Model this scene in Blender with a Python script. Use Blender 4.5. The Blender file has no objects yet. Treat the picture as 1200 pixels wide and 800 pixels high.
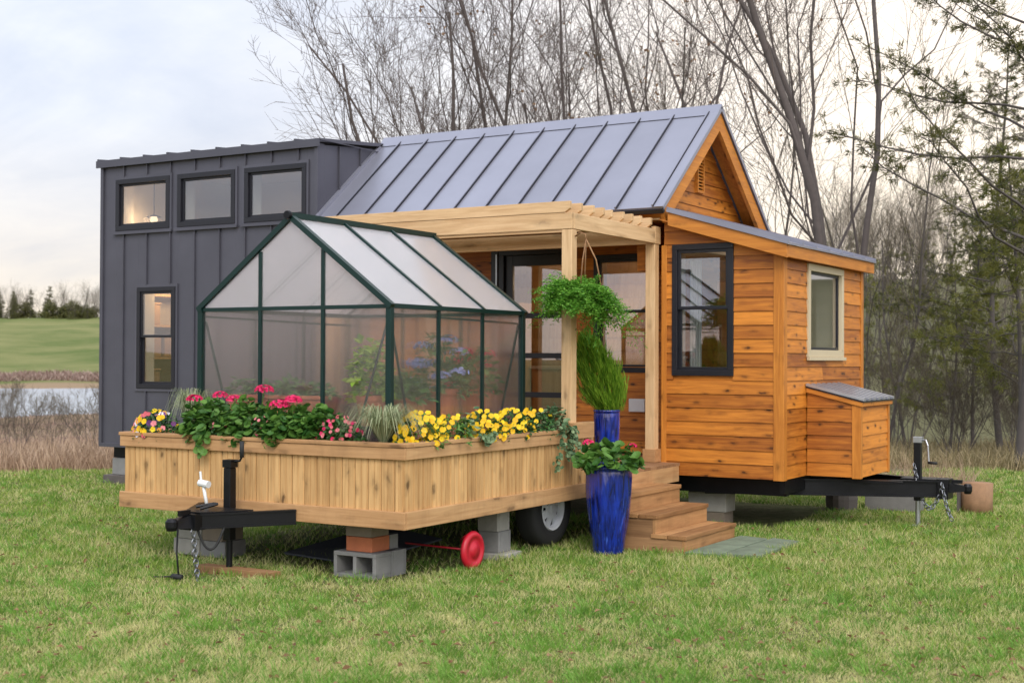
import bpy, bmesh, math, random
import numpy as np
from mathutils import Vector, Matrix
R = math.radians
rng = np.random.default_rng(7)
random.seed(7)
scene = bpy.context.scene
COL = scene.collection

# ------------------------------------------------------------------ mesh builder
class MB:
    """collects faces, links them as one mesh object"""
    def __init__(s): s.V = []; s.F = []; s.Rn = []; s.n = 0
    def add(s, V, F, rnd=None):
        V = np.asarray(V, float).reshape(-1, 3); F = np.asarray(F, int)
        s.V.append(V); s.F.append(F + s.n); s.n += len(V)
        if rnd is None: rnd = random.random()
        s.Rn.append(np.broadcast_to(np.asarray(rnd, float), (len(F),)).copy())
        return s
    def box(s, x0, x1, y0, y1, z0, z1, F=None, rnd=None):
        P = [(x, y, z) for z in (z0, z1) for y in (y0, y1) for x in (x0, x1)]
        if F: P = [F(*p) for p in P]
        return s.add(P, [(0, 2, 3, 1), (4, 5, 7, 6), (0, 1, 5, 4), (2, 6, 7, 3), (0, 4, 6, 2), (1, 3, 7, 5)], rnd)
    def hexa(s, P, rnd=None):
        """8 points in the order of box()"""
        return s.add(P, [(0, 2, 3, 1), (4, 5, 7, 6), (0, 1, 5, 4), (2, 6, 7, 3), (0, 4, 6, 2), (1, 3, 7, 5)], rnd)
    def beam(s, a, b, w, h, up=(0, 0, 1), rnd=None):
        a = Vector(a); b = Vector(b); d = (b - a).normalized(); u = Vector(up)
        sd = d.cross(u).normalized(); u = sd.cross(d).normalized()
        P = [p + sd * sx * w / 2 + u * sz * h / 2 for sz in (-1, 1) for p in (a, b) for sx in (-1, 1)]
        return s.add([tuple(p) for p in P], [(0, 2, 3, 1), (4, 5, 7, 6), (0, 1, 5, 4), (2, 6, 7, 3), (0, 4, 6, 2), (1, 3, 7, 5)], rnd)
    def tube(s, pts, rad, n=8, cap=True, rnd=None):
        P = np.asarray(pts, float); k = len(P); r = np.broadcast_to(np.asarray(rad, float), (k,))
        T = np.gradient(P, axis=0); T /= np.linalg.norm(T, axis=1, keepdims=True) + 1e-12
        ref = np.array([0, 0, 1.]) if abs(T[:, 2]).mean() < .8 else np.array([1., 0, 0])
        A = np.cross(T, ref); A /= np.linalg.norm(A, axis=1, keepdims=True) + 1e-12
        B = np.cross(T, A)
        th = np.arange(n) * 2 * math.pi / n
        V = P[:, None] + r[:, None, None] * (A[:, None] * np.cos(th)[None, :, None] + B[:, None] * np.sin(th)[None, :, None])
        i = np.arange(k - 1)[:, None] * n; j = np.arange(n)[None]; j2 = (j + 1) % n
        Q = np.stack([i + j, i + j2, i + n + j2, i + n + j], -1).reshape(-1, 4)
        rr = random.random() if rnd is None else rnd
        base = s.n
        s.add(V.reshape(-1, 3), Q, rr)
        if cap:
            s.F.append(np.array([[base + q for q in range(n)][::-1]])); s.Rn.append(np.array([rr]))
            s.F.append(np.array([[base + (k - 1) * n + q for q in range(n)]])); s.Rn.append(np.array([rr]))
        return s
    def lathe(s, prof, c=(0, 0, 0), n=32, axis='z', rnd=None, wob=None):
        """profile of (radius, height) about an axis through c"""
        th = np.arange(n) * 2 * math.pi / n; V = []
        for r, h in prof:
            for t in th:
                rr = r * (1 + (wob(t, h) if wob else 0))
                a, b = rr * math.cos(t), rr * math.sin(t)
                V.append({'z': (c[0] + a, c[1] + b, c[2] + h), 'x': (c[0] + h, c[1] + a, c[2] + b), 'y': (c[0] + b, c[1] + h, c[2] + a)}[axis])
        k = len(prof); i = np.arange(k - 1)[:, None] * n; j = np.arange(n)[None]; j2 = (j + 1) % n
        return s.add(V, np.stack([i + j, i + j2, i + n + j2, i + n + j], -1).reshape(-1, 4), rnd)
    def prism(s, poly, ext, rnd=None):
        """poly: list of 3D points, ext: vector"""
        n = len(poly); P = [tuple(p) for p in poly] + [tuple(Vector(p) + Vector(ext)) for p in poly]
        base = s.n; rr = random.random() if rnd is None else rnd
        s.add(P, [(i, (i + 1) % n, n + (i + 1) % n, n + i) for i in range(n)], rr)
        s.F.append(np.array([[base + i for i in range(n)][::-1]])); s.Rn.append(np.array([rr]))
        s.F.append(np.array([[base + n + i for i in range(n)]])); s.Rn.append(np.array([rr]))
        return s
    def mesh(s, name, mat, off=(0, 0, 0), smooth=False, fixn=False):
        V = np.concatenate(s.V) - np.asarray(off, float); me = bpy.data.meshes.new(name)
        me.vertices.add(len(V)); me.vertices.foreach_set('co', V.ravel())
        li = np.concatenate([f.ravel() for f in s.F]); cnt = np.concatenate([np.full(len(f), f.shape[1]) for f in s.F])
        me.loops.add(len(li)); me.loops.foreach_set('vertex_index', li.astype(np.int32))
        me.polygons.add(len(cnt)); st = np.concatenate([[0], np.cumsum(cnt)[:-1]])
        me.polygons.foreach_set('loop_start', st.astype(np.int32))
        me.update(calc_edges=True)
        me.polygons.foreach_set('use_smooth', np.full(len(cnt), bool(smooth)))
        at = me.attributes.new('rnd', 'FLOAT', 'FACE'); at.data.foreach_set('value', np.concatenate(s.Rn).astype(np.float32))
        if mat: me.materials.append(mat)
        if fixn:
            bm = bmesh.new(); bm.from_mesh(me); bmesh.ops.recalc_face_normals(bm, faces=bm.faces); bm.to_mesh(me); bm.free()
        me.update(); return me
    def build(s, name, mat, parent=None, smooth=False, bevel=0, fixn=None, off=None):
        if fixn is None: fixn = len(s.Rn) < 4000
        if off is None: off = ORG.get(parent.name, (0, 0, 0)) if parent else (0, 0, 0)
        o = bpy.data.objects.new(name, s.mesh(name, mat, off, smooth, fixn)); COL.objects.link(o)
        ORG[o.name] = off
        if parent: o.parent = parent
        if bevel:
            m = o.modifiers.new('edge', 'BEVEL'); m.width = bevel; m.segments = 2; m.limit_method = 'ANGLE'; m.angle_limit = R(40)
        return o
ORG = {}
def tag(o, label=None, cat=None, group=None, kind=None):
    if label: o['label'] = label
    if cat: o['category'] = cat
    if group: o['group'] = group
    if kind: o['kind'] = kind
    return o
def thing(name, label, cat, loc=(0, 0, 0), group=None):
    o = bpy.data.objects.new(name, None); COL.objects.link(o); o.location = loc; o.empty_display_size = .1
    ORG[o.name] = tuple(loc)
    return tag(o, label, cat, group)
def solo(o, loc):
    """moves a single-mesh thing's origin to its base"""
    o.data.transform(Matrix.Translation(-Vector(loc))); o.location = loc; ORG[o.name] = tuple(loc); return o
def copy_tree(o, parent=None):
    c = o.copy(); COL.objects.link(c); c.parent = parent
    for ch in list(o.children): copy_tree(ch, c)
    return c

YAW = .5435
FW = np.array([-math.sin(YAW), math.cos(YAW)]); RT = np.array([math.cos(YAW), math.sin(YAW)])
# ------------------------------------------------------------------ materials
MT = {}
def newmat(name):
    m = bpy.data.materials.new(name); m.use_nodes = True; nt = m.node_tree; nt.nodes.clear(); return m, nt
class NT:
    def __init__(s, nt): s.nt = nt
    def n(s, t, **k):
        nd = s.nt.nodes.new(t)
        for a, v in k.items():
            if a.startswith('i_'):
                key = a[2:]; key = int(key) if key.isdigit() else key.replace('_', ' ')
                if isinstance(v, bpy.types.NodeSocket): s.nt.links.new(v, nd.inputs[key])
                else: nd.inputs[key].default_value = v
            else: setattr(nd, a, v)
        return nd
    def L(s, a, b): s.nt.links.new(a, b)
    def math(s, op, a, b=0.0, c=None):
        nd = s.nt.nodes.new('ShaderNodeMath'); nd.operation = op
        for i, v in enumerate([a, b] + ([c] if c is not None else [])):
            if isinstance(v, bpy.types.NodeSocket): s.L(v, nd.inputs[i])
            else: nd.inputs[i].default_value = v
        return nd.outputs[0]
    def vmath(s, op, a, b):
        nd = s.nt.nodes.new('ShaderNodeVectorMath'); nd.operation = op
        for i, v in enumerate([a, b]):
            if isinstance(v, bpy.types.NodeSocket): s.L(v, nd.inputs[i])
            else: nd.inputs[i].default_value = v
        return nd.outputs['Value'] if op in ('DOT_PRODUCT', 'LENGTH') else nd.outputs[0]
    def mix(s, f, a, b, blend='MIX'):
        nd = s.nt.nodes.new('ShaderNodeMix'); nd.data_type = 'RGBA'; nd.blend_type = blend
        for i, v in ((0, f), (6, a), (7, b)):
            if isinstance(v, bpy.types.NodeSocket): s.L(v, nd.inputs[i])
            else: nd.inputs[i].default_value = v if i == 0 else (*v[:3], 1)
        return nd.outputs[2]
    def ramp(s, f, stops):
        nd = s.nt.nodes.new('ShaderNodeValToRGB'); s.L(f, nd.inputs[0]); cr = nd.color_ramp
        while len(cr.elements) < len(stops): cr.elements.new(.5)
        for e, (p, c) in zip(cr.elements, stops):
            e.position = p; e.color = (c, c, c, 1) if isinstance(c, (int, float)) else (*c, 1)
        return nd.outputs[0]
    def noise(s, vec, scale, detail=3, rough=.5, dist=0):
        nd = s.nt.nodes.new('ShaderNodeTexNoise'); s.L(vec, nd.inputs['Vector'])
        nd.inputs['Scale'].default_value = scale; nd.inputs['Detail'].default_value = detail
        nd.inputs['Roughness'].default_value = rough; nd.inputs['Distortion'].default_value = dist
        return nd.outputs['Fac']
    def obj(s): return s.n('ShaderNodeTexCoord').outputs['Object']
    def rnd(s): return s.n('ShaderNodeAttribute', attribute_name='rnd').outputs['Fac']
    def bump(s, h, strength=.3, dist=.01):
        return s.n('ShaderNodeBump', i_Height=h, i_Strength=strength, i_Distance=dist).outputs[0]
    def out(s, sh): o = s.n('ShaderNodeOutputMaterial'); s.L(sh, o.inputs[0])
    def pbr(s, col, rough=.6, metal=0, normal=None, spec=.5, coat=0, **k):
        p = s.nt.nodes.new('ShaderNodeBsdfPrincipled')
        for key, v in (('Base Color', col), ('Roughness', rough), ('Metallic', metal), ('Specular IOR Level', spec), ('Coat Weight', coat)):
            if isinstance(v, bpy.types.NodeSocket): s.L(v, p.inputs[key])
            else: p.inputs[key].default_value = (*v[:3], 1) if key == 'Base Color' else v
        if normal is not None: s.L(normal, p.inputs['Normal'])
        for key, v in k.items(): p.inputs[key].default_value = v
        return p.outputs[0]

def plain(name, col, rough=.6, metal=0, var=.15, nscale=8, bump=.1, coat=0, spec=.5, rvar=0.):
    m, nt = newmat(name); t = NT(nt); v = t.obj()
    n = t.noise(v, nscale, 5, .6)
    f = t.math('ADD', t.math('MULTIPLY', t.math('SUBTRACT', n, .5), var * 2), t.math('MULTIPLY', t.math('SUBTRACT', t.rnd(), .5), rvar))
    hi = tuple(min(1, c * 1.8) for c in col); lo = tuple(c * .25 for c in col)
    c1 = t.mix(t.math('MAXIMUM', f, 0), col, hi); c2 = t.mix(t.math('MAXIMUM', t.math('MULTIPLY', f, -1), 0), c1, lo)
    ro = t.math('ADD', rough - .08, t.math('MULTIPLY', n, .16))
    t.out(t.pbr(c2, ro, metal, t.bump(t.noise(v, nscale * 8, 3), bump, .004) if bump else None, spec, coat)); MT[name] = m; return m

def wood(name, dark, light, axis='x', rough=.55, knots=1., rvar=.5, grain=1., spec=.35, stain=0.):
    """axis: direction of the grain; 'h' = horizontal in any direction"""
    m, nt = newmat(name); t = NT(nt)
    rn = t.rnd(); off = t.n('ShaderNodeCombineXYZ', i_X=t.math('MULTIPLY', rn, 17.3), i_Y=t.math('MULTIPLY', rn, 31.7), i_Z=t.math('MULTIPLY', rn, 9.1)).outputs[0]
    v = t.vmath('ADD', t.obj(), off)
    a, b = 1.6, 26.
    sc = {'x': (a, b, b), 'y': (b, a, b), 'z': (b, b, a), 'h': (a, a, b)}[axis]
    ks = {'x': (2.6, 9, 9), 'y': (9, 2.6, 9), 'z': (9, 9, 4.2), 'h': (5.0, 5.0, 13)}[axis]
    g = t.noise(t.vmath('MULTIPLY', v, sc), 1.0 * grain, 6, .62, .8)
    g2 = t.noise(t.vmath('MULTIPLY', v, tuple(q * 3 for q in sc)), 1.0, 3, .6)
    vor = t.n('ShaderNodeTexVoronoi', feature='F1'); vor.inputs['Scale'].default_value = 1.; vor.inputs['Randomness'].default_value = 1
    warp = t.vmath('ADD', t.vmath('MULTIPLY', v, ks), t.vmath('MULTIPLY', t.n('ShaderNodeTexNoise', i_Vector=v, i_Scale=14.).outputs['Color'], (.35, .35, .35)))
    t.L(warp, vor.inputs['Vector'])
    kd = vor.outputs['Distance']
    ks_ = t.n('ShaderNodeSeparateColor', i_0=vor.outputs['Color'])
    kf = t.math('MULTIPLY', t.ramp(kd, [(.0, 1.), (.11, .9), (.19, .35), (.38, 0.)]), t.ramp(ks_.outputs[0], [(.1, .2), (.6, 1.)]))
    mot = t.noise(t.obj(), 1.7, 3, .6)
    f = t.math('ADD', t.math('ADD', t.math('MULTIPLY', t.math('SUBTRACT', g, .5), 1.7), t.math('MULTIPLY', t.math('SUBTRACT', g2, .5), .5)), t.math('ADD', .5, t.math('MULTIPLY', t.math('SUBTRACT', rn, .5), rvar)))
    f = t.math('ADD', f, t.math('MULTIPLY', t.math('SUBTRACT', mot, .5), .5))
    c = t.mix(f, dark, light)
    nt.nodes[-1].clamp_factor = True
    kc = tuple(x * .22 for x in dark)
    c = t.mix(t.math('MULTIPLY', kf, knots * .8), c, kc)
    if stain:
        st = t.noise(t.vmath('MULTIPLY', t.obj(), (2, 2, .6)), 2.3, 5, .7)
        c = t.mix(t.math('MULTIPLY', t.ramp(st, [(.5, 0.), (.75, 1.)]), stain), c, tuple(x * .45 for x in dark))
    h = t.math('ADD', g, t.math('MULTIPLY', g2, .5))
    t.out(t.pbr(c, t.math('ADD', rough - .1, t.math('MULTIPLY', g, .2)), 0, t.bump(h, .25, .004), spec)); MT[name] = m; return m

wood('cedar', (.28, .080, .010), (.70, .252, .031), 'h', .50, 1.3, .75)
wood('cedar_trim_v', (.38, .120, .016), (.68, .265, .040), 'z', .5, .8, .4)
wood('cedar_trim_x', (.38, .120, .016), (.68, .265, .040), 'x', .5, .8, .4)
wood('cedar_trim_y', (.38, .120, .016), (.68, .265, .040), 'y', .5, .8, .4)
wood('pine_x', (.50, .30, .14), (.78, .54, .30), 'x', .6, .7, .4)
wood('pine_y', (.50, .30, .14), (.78, .54, .30), 'y', .6, .7, .4)
wood('pine_z', (.50, .30, .14), (.78, .54, .30), 'z', .6, .7, .4)
wood('bead_z', (.40, .215, .080), (.74, .455, .195), 'z', .6, 1.2, .45, stain=.2)
wood('rail_x', (.34, .17, .068), (.58, .335, .155), 'x', .6, .9, .4, stain=.3)
wood('rail_y', (.37, .19, .078), (.60, .36, .17), 'y', .6, .9, .4, stain=.3)
wood('deck_x', (.22, .11, .05), (.40, .22, .11), 'x', .65, .5, .6)
wood('step_y', (.22, .10, .035), (.45, .235, .095), 'y', .6, .6, .7, stain=.3)
wood('oldwood', (.19, .095, .04), (.38, .21, .095), 'x', .75, .5, .6)
wood('birchply', (.40, .22, .085), (.62, .40, .19), 'z', .5, .4, .4)
plain('wallmetal', (.094, .092, .112), .44, .35, .34, 1.6, .03, rvar=.3)
plain('roofmetal', (.285, .285, .335), .36, .45, .28, 1.1, .02, rvar=.2)
plain('boxrib_sheen', (.42, .43, .47), .30, .6, .1, 4, 0)
plain('winframe', (.014, .014, .019), .4, .1, .15, 5, 0)
plain('creamtrim', (.56, .46, .30), .5, 0, .1, 6, .05)
plain('greenframe', (.004, .026, .022), .38, .25, .2, 5, 0)
plain('blacksteel', (.012, .012, .014), .42, .6, .4, 14, .25)
plain('zinc', (.42, .43, .45), .35, .85, .3, 20, .1)
plain('chaingrey', (.25, .26, .28), .4, .9, .3, 30, .1)
plain('rubber', (.018, .018, .018), .75, 0, .4, 18, .3)
plain('wheelwhite', (.66, .68, .72), .35, .1, .12, 9, 0)
plain('concrete', (.21, .205, .195), .9, 0, .35, 9, .6, rvar=.3)
plain('concrete_pale', (.30, .285, .25), .9, 0, .35, 9, .6, rvar=.3)
plain('brick_orange', (.42, .13, .055), .85, 0, .4, 9, .6)
plain('brick_grey', (.20, .16, .12), .9, 0, .4, 9, .6)
plain('redpaint', (.48, .010, .025), .42, 0, .3, 12, .1)
plain('whitepaint', (.74, .74, .72), .4, 0, .1, 9, 0)
plain('terracotta', (.44, .155, .075), .75, 0, .2, 8, .2)
plain('soil', (.035, .022, .014), .95, 0, .5, 20, 1)
plain('cream_wall', (.58, .52, .43), .8, 0, .05, 2, 0)
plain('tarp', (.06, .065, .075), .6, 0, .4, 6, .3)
plain('slate', (.15, .185, .12), .85, 0, .9, 6, .8, rvar=.5)
plain('bark', (.105, .085, .078), .9, 0, .5, 9, .8)
plain('twig', (.12, .09, .075), .9, 0, .3, 3, 0, rvar=.6)
plain('darktwig', (.125, .100, .066), .9, 0, .3, 3, 0, rvar=.6)
plain('darkbark', (.10, .085, .075), .9, 0, .5, 9, .6)
plain('stumpwood', (.30, .17, .09), .85, 0, .5, 12, .8)
plain('wicker', (.42, .25, .11), .7, 0, .6, 60, .8)
plain('fabric', (.55, .53, .50), .9, 0, .1, 6, .1)
plain('coir', (.13, .085, .05), .95, 0, .5, 40, .8)
plain('greyplastic', (.60, .61, .63), .5, 0, .1, 9, 0)

def glaze():
    m, nt = newmat('blueglaze'); t = NT(nt); v = t.obj()
    s = t.noise(t.vmath('MULTIPLY', v, (16, 16, 1.8)), 2.0, 4, .55, .6)
    drip = t.ramp(s, [(.35, 0.), (.62, 1.)])
    c = t.mix(drip, (.003, .006, .060), (.008, .030, .30))
    c = t.mix(t.ramp(t.noise(t.vmath('MULTIPLY', v, (20, 20, 1.8)), 2., 3, .5), [(.62, 0.), (.74, 1.)]), c, (.04, .10, .48))
    t.out(t.pbr(c, .14, 0, t.bump(t.noise(t.vmath('MULTIPLY', v, (15, 15, 1.8)), 2.0, 2, .4, .5), .9, .02), .6, .5)); MT['blueglaze'] = m
glaze()
def glass():
    m, nt = newmat('glass'); t = NT(nt)
    f = t.n('ShaderNodeLayerWeight', i_Blend=.5).outputs['Facing']
    fac = t.math('ADD', .15, t.math('MULTIPLY', t.math('POWER', f, 4.), .75))
    tr = t.n('ShaderNodeBsdfTransparent', i_Color=(.86, .88, .88, 1)).outputs[0]
    gl = t.n('ShaderNodeBsdfGlossy', i_Color=(.95, .95, 1, 1), i_Roughness=.01).outputs[0]
    ms = t.n('ShaderNodeMixShader', i_0=fac); t.L(tr, ms.inputs[1]); t.L(gl, ms.inputs[2]); t.out(ms.outputs[0]); MT['glass'] = m
glass()
def poly(name, dif):
    """twin-wall polycarbonate: fine flutes, milky, blurs what is behind"""
    m, nt = newmat(name); t = NT(nt); v = t.obj()
    w = t.n('ShaderNodeTexWave', wave_type='BANDS', bands_direction='DIAGONAL', i_Scale=22.); t.L(t.vmath('MULTIPLY', v, (1, 1, 0)), w.inputs['Vector'])
    smear = t.noise(v, 2.2, 3, .5)
    nrm = t.bump(w.outputs['Fac'], .06, .002)
    rf = t.n('ShaderNodeBsdfRefraction', i_Color=(.96, .91, .90, 1), i_Roughness=.17, i_IOR=1.05, i_Normal=nrm).outputs[0]
    tp = t.n('ShaderNodeBsdfTransparent', i_Color=(.95, .95, .95, 1)).outputs[0]
    df = t.n('ShaderNodeBsdfDiffuse', i_Color=(.82, .82, .84, 1)).outputs[0]
    tl = t.n('ShaderNodeBsdfTranslucent', i_Color=(.82, .82, .84, 1)).outputs[0]
    gl = t.n('ShaderNodeBsdfGlossy', i_Color=(1, 1, 1, 1), i_Roughness=.16, i_Normal=nrm).outputs[0]
    def mx(f, a, b): n = t.n('ShaderNodeMixShader', i_0=f); t.L(a, n.inputs[1]); t.L(b, n.inputs[2]); return n.outputs[0]
    body = mx(.30, rf, tp)
    body = mx(dif, body, mx(.5, df, tl))
    f = t.n('ShaderNodeLayerWeight', i_Blend=.5).outputs['Facing']
    t.out(mx(t.math('ADD', .06, t.math('MULTIPLY', t.math('POWER', f, 4.), .5)), body, gl)); MT[name] = m
poly('polycarb', .04); poly('polycarb_gable', .26); poly('polycarb_roof', .46)

def leafmat(name, a, b, trans=.25, rough=.5, patch=0., c=None, low=.35, bias=0., grad=0.):
    m, nt = newmat(name); t = NT(nt); rn = t.rnd()
    col = t.mix(rn, a, b)
    if patch:
        pn = t.ramp(t.noise(t.obj(), low, 5, .65), [(.35, 0.), (.65, 1.)])
        rr = t.math('FRACT', t.math('MULTIPLY', rn, 7.31), 0.)
        v_ = t.math('ADD', t.math('MULTIPLY', pn, patch), t.math('MULTIPLY', rr, .55))
        if grad:   # the grass is lusher and greener towards the trailers, where it is not trodden
            g_ = t.n('ShaderNodeMapRange', i_0=t.vmath('DOT_PRODUCT', t.obj(), (FW[0] + .25 * RT[0], FW[1] + .25 * RT[1], 0)), i_1=-6.8, i_2=-2.2, i_3=.10, i_4=-grad).outputs[0]
            v_ = t.math('ADD', v_, g_)
        k = t.ramp(v_, [(bias - .08, 0.), (bias + .10, 1.)])
        col = t.mix(k, col, c)
    p = t.pbr(col, rough, 0, None, .3)
    tl = t.n('ShaderNodeBsdfTranslucent'); t.L(col, tl.inputs[0])
    ms = t.n('ShaderNodeMixShader', i_0=trans); t.L(p, ms.inputs[1]); t.L(tl.outputs[0], ms.inputs[2]); t.out(ms.outputs[0]); MT[name] = m
leafmat('grassblade', (.080, .195, .016), (.36, .47, .075), .35, .55, .36, (.64, .59, .27), 1.6, .43, .10)
leafmat('tuftgrass', (.06, .17, .016), (.22, .40, .06), .3)
leafmat('geraniumleaf', (.025, .095, .014), (.13, .26, .045), .2)
leafmat('darkleaf', (.020, .075, .018), (.06, .16, .035), .15)
leafmat('ivyleaf', (.05, .12, .05), (.24, .32, .16), .2)
leafmat('fernleaf', (.045, .19, .012), (.26, .52, .07), .4)
leafmat('cypressleaf', (.07, .20, .012), (.36, .54, .055), .4)
leafmat('sedge', (.14, .19, .08), (.48, .50, .30), .2)
leafmat('houseplant', (.03, .11, .03), (.12, .25, .07), .2)
leafmat('needle', (.06, .075, .022), (.19, .175, .055), .35)
leafmat('needle_olive', (.12, .14, .03), (.30, .29, .07), .4)
leafmat('deadleaf', (.19, .095, .045), (.34, .20, .10), .3)
leafmat('straw', (.30, .20, .13), (.56, .41, .28), .25)
leafmat('deadweed', (.17, .14, .06), (.36, .28, .15), .2)
leafmat('reddish', (.22, .13, .10), (.42, .31, .25), .2)
leafmat('pink', (.62, .015, .09), (.85, .05, .20), .2)
leafmat('palepink', (.62, .10, .12), (.80, .28, .30), .2)
leafmat('yellow', (.78, .44, .006), (.90, .66, .02), .2)
leafmat('purple', (.06, .02, .10), (.20, .05, .20), .2)
leafmat('whitepetal', (.75, .68, .72), (.85, .82, .80), .2)
leafmat('orange', (.75, .25, .02), (.85, .45, .04), .2)
leafmat('bluepetal', (.20, .28, .62), (.42, .50, .78), .2)
leafmat('redpetal', (.55, .02, .05), (.75, .06, .12), .2)

# ------------------------------------------------------------------ camera
CX, CY, CH, YAW, PITCH, ROLL, FPX = 4.3341, -12.0586, 1.62, .5435, .0131, .0039, 1573.4
FW = np.array([-math.sin(YAW), math.cos(YAW)]); RT = np.array([math.cos(YAW), math.sin(YAW)])
cam = bpy.data.objects.new('camera', bpy.data.cameras.new('camera')); COL.objects.link(cam); scene.camera = cam
cam.matrix_world = Matrix.Translation((CX, CY, CH)) @ Matrix.Rotation(YAW, 4, 'Z') @ Matrix.Rotation(math.pi / 2 + PITCH, 4, 'X') @ Matrix.Rotation(ROLL, 4, 'Z')
cam.data.sensor_width = 36; cam.data.lens = FPX / 1200 * 36; cam.data.clip_end = 6000; cam.data.clip_start = .1
cam.data.dof.use_dof = True; cam.data.dof.focus_distance = 12.0; cam.data.dof.aperture_fstop = 3.2

# ------------------------------------------------------------------ terrain
def sst(a, b, x): t = np.clip((x - a) / (b - a), 0, 1); return t * t * (3 - 2 * t)
def terrain(x, y):
    x = np.asarray(x, float); y = np.asarray(y, float)
    dx, dy = x - CX, y - CY; s = dx * FW[0] + dy * FW[1]; t = dx * RT[0] + dy * RT[1]
    r = np.hypot(dx, dy); a = np.arctan2(t, s)
    left = np.interp(r, [0, 20, 27, 45, 78, 86, 140, 152, 200, 260, 340, 500, 3000], [0, 0, -.45, -1.0, -1.45, -2.3, -2.3, -1.2, 1.6, 6.0, 11.2, 12.5, 12])
    right = np.interp(r, [0, 21, 30, 45, 70, 110, 160, 260, 3000], [0, 0, -.6, -1.0, 1.5, 6.0, 11.0, 14, 14])
    mid = np.interp(r, [0, 30, 60, 120, 250, 3000], [0, 0, -.5, 1.5, 7, 9])
    back = np.zeros_like(r)
    wl = sst(-.10, -.20, a); wr = sst(.13, .22, a); wb = sst(1.4, 1.9, np.abs(a))
    h = left * wl + right * wr + mid * (1 - wl) * (1 - wr)
    h = h * (1 - wb) + back * wb
    n = np.sin(x * .31 + 1.3) * np.cos(y * .27) * .5 + np.sin(x * .09 + y * .11) * .5
    return h + n * np.clip((r - 24) / 60, 0, 1) * .5 + .012 * np.sin(x * 2.1) * np.sin(y * 1.7 + x)
def P(s, t, z=None):
    x = CX + FW[0] * s + RT[0] * t; y = CY + FW[1] * s + RT[1] * t
    return (float(x), float(y), float(terrain(x, y)) if z is None else z)
def PX(px, s):
    """ground point at depth s that stands under column px"""
    return P(s, (px - 600) / FPX * s)
rr_ = np.concatenate([[0.0], np.geomspace(1.2, 3000, 190)])
aa_ = np.concatenate([np.linspace(-.55, .55, 180, endpoint=False), np.linspace(.55, 2 * math.pi - .55, 120, endpoint=False)])
g = MB(); A_, R_ = np.meshgrid(aa_, rr_)
sx = R_ * np.cos(A_); tx = R_ * np.sin(A_)
X_ = CX + FW[0] * sx + RT[0] * tx; Y_ = CY + FW[1] * sx + RT[1] * tx
V_ = np.stack([X_, Y_, terrain(X_, Y_)], -1)
na = len(aa_); ii = np.arange(len(rr_) - 1)[:, None] * na; jj = np.arange(na)[None]; j2 = (jj + 1) % na
g.add(V_.reshape(-1, 3), np.stack([ii + jj, ii + na + jj, ii + na + j2, ii + j2], -1).reshape(-1, 4), .5)
def groundmat():
    m, nt = newmat('groundmat'); t = NT(nt); v = t.obj()
    d = t.vmath('SUBTRACT', v, (CX, CY, 0)); d = t.vmath('MULTIPLY', d, (1, 1, 0))
    r = t.vmath('LENGTH', d, (0, 0, 0)); lat = t.vmath('DOT_PRODUCT', d, (RT[0], RT[1], 0)); dep = t.vmath('DOT_PRODUCT', d, (FW[0], FW[1], 0))
    a = t.math('ARCTAN2', lat, dep)
    n1 = t.noise(v, .55, 5, .65); n2 = t.noise(v, 7, 5, .7); n3 = t.noise(v, .06, 4, .6); n4 = t.noise(v, 40, 3, .6)
    lawn = t.mix(t.ramp(t.math('ADD', t.math('MULTIPLY', n1, .55), t.math('MULTIPLY', n2, .45)), [(.4, 0.), (.6, 1.)]), (.085, .12, .030), (.24, .22, .10))
    lawn = t.mix(t.math('MULTIPLY', n4, .5), lawn, (.07, .06, .03))
    bank = t.mix(n2, (.20, .13, .085), (.36, .27, .16))
    litter = t.mix(t.ramp(t.math('ADD', t.math('MULTIPLY', n2, .5), t.math('MULTIPLY', n3, .5)), [(.35, 0.), (.65, 1.)]), (.085, .085, .040), (.19, .175, .09))
    field = t.mix(t.ramp(t.noise(t.vmath('MULTIPLY', v, (1, 1, 3)), .045, 5, .7), [(.35, 0.), (.65, 1.)]), (.085, .125, .030), (.22, .215, .085))
    rj = t.math('ADD', r, t.math('MULTIPLY', t.math('SUBTRACT', n1, .5), 3.))
    mr = lambda x, lo, hi: t.n('ShaderNodeMapRange', i_0=x, i_1=lo, i_2=hi).outputs[0]
    wl = mr(a, -.10, -.16); wr = mr(a, .10, .16)
    far = t.mix(wl, t.mix(wr, lawn, litter), t.mix(mr(rj, 153, 157), bank, field))
    mid = t.mix(mr(rj, 45, 60), lawn, litter)
    far = t.mix(t.math('MULTIPLY', t.math('SUBTRACT', 1., wl), t.math('SUBTRACT', 1., wr)), far, mid)
    edge = mr(rj, 19.5, 20.8)
    wb = mr(t.math('ABSOLUTE', a), 1.4, 1.7)
    c = t.mix(t.math('MULTIPLY', edge, t.math('SUBTRACT', 1., wb)), lawn, far)
    t.out(t.pbr(c, .95, 0, t.bump(t.math('ADD', n2, n4), .8, .03), .1)); return m
tag(g.build('ground', groundmat(), smooth=True, fixn=False), 'broad grass lawn running back to the pond, field and wooded hillside', 'ground', kind='structure')

def watermat():
    m, nt = newmat('water'); t = NT(nt)
    nr = t.bump(t.noise(t.vmath('MULTIPLY', t.obj(), (1, 1, 1)), 1.6, 3), .9, .35)
    t.out(t.pbr((.36, .38, .40), .2, 0, nr, .8)); return m
w = MB(); q = [P(60, -75, -1.62), P(60, -9, -1.62), P(150, -14, -1.62), P(156, -110, -1.62)]
w.add(q, [(0, 1, 2, 3)]); tag(w.build('pond_water', watermat(), fixn=False), 'still pale pond water below the green field', 'water', kind='structure')

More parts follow.
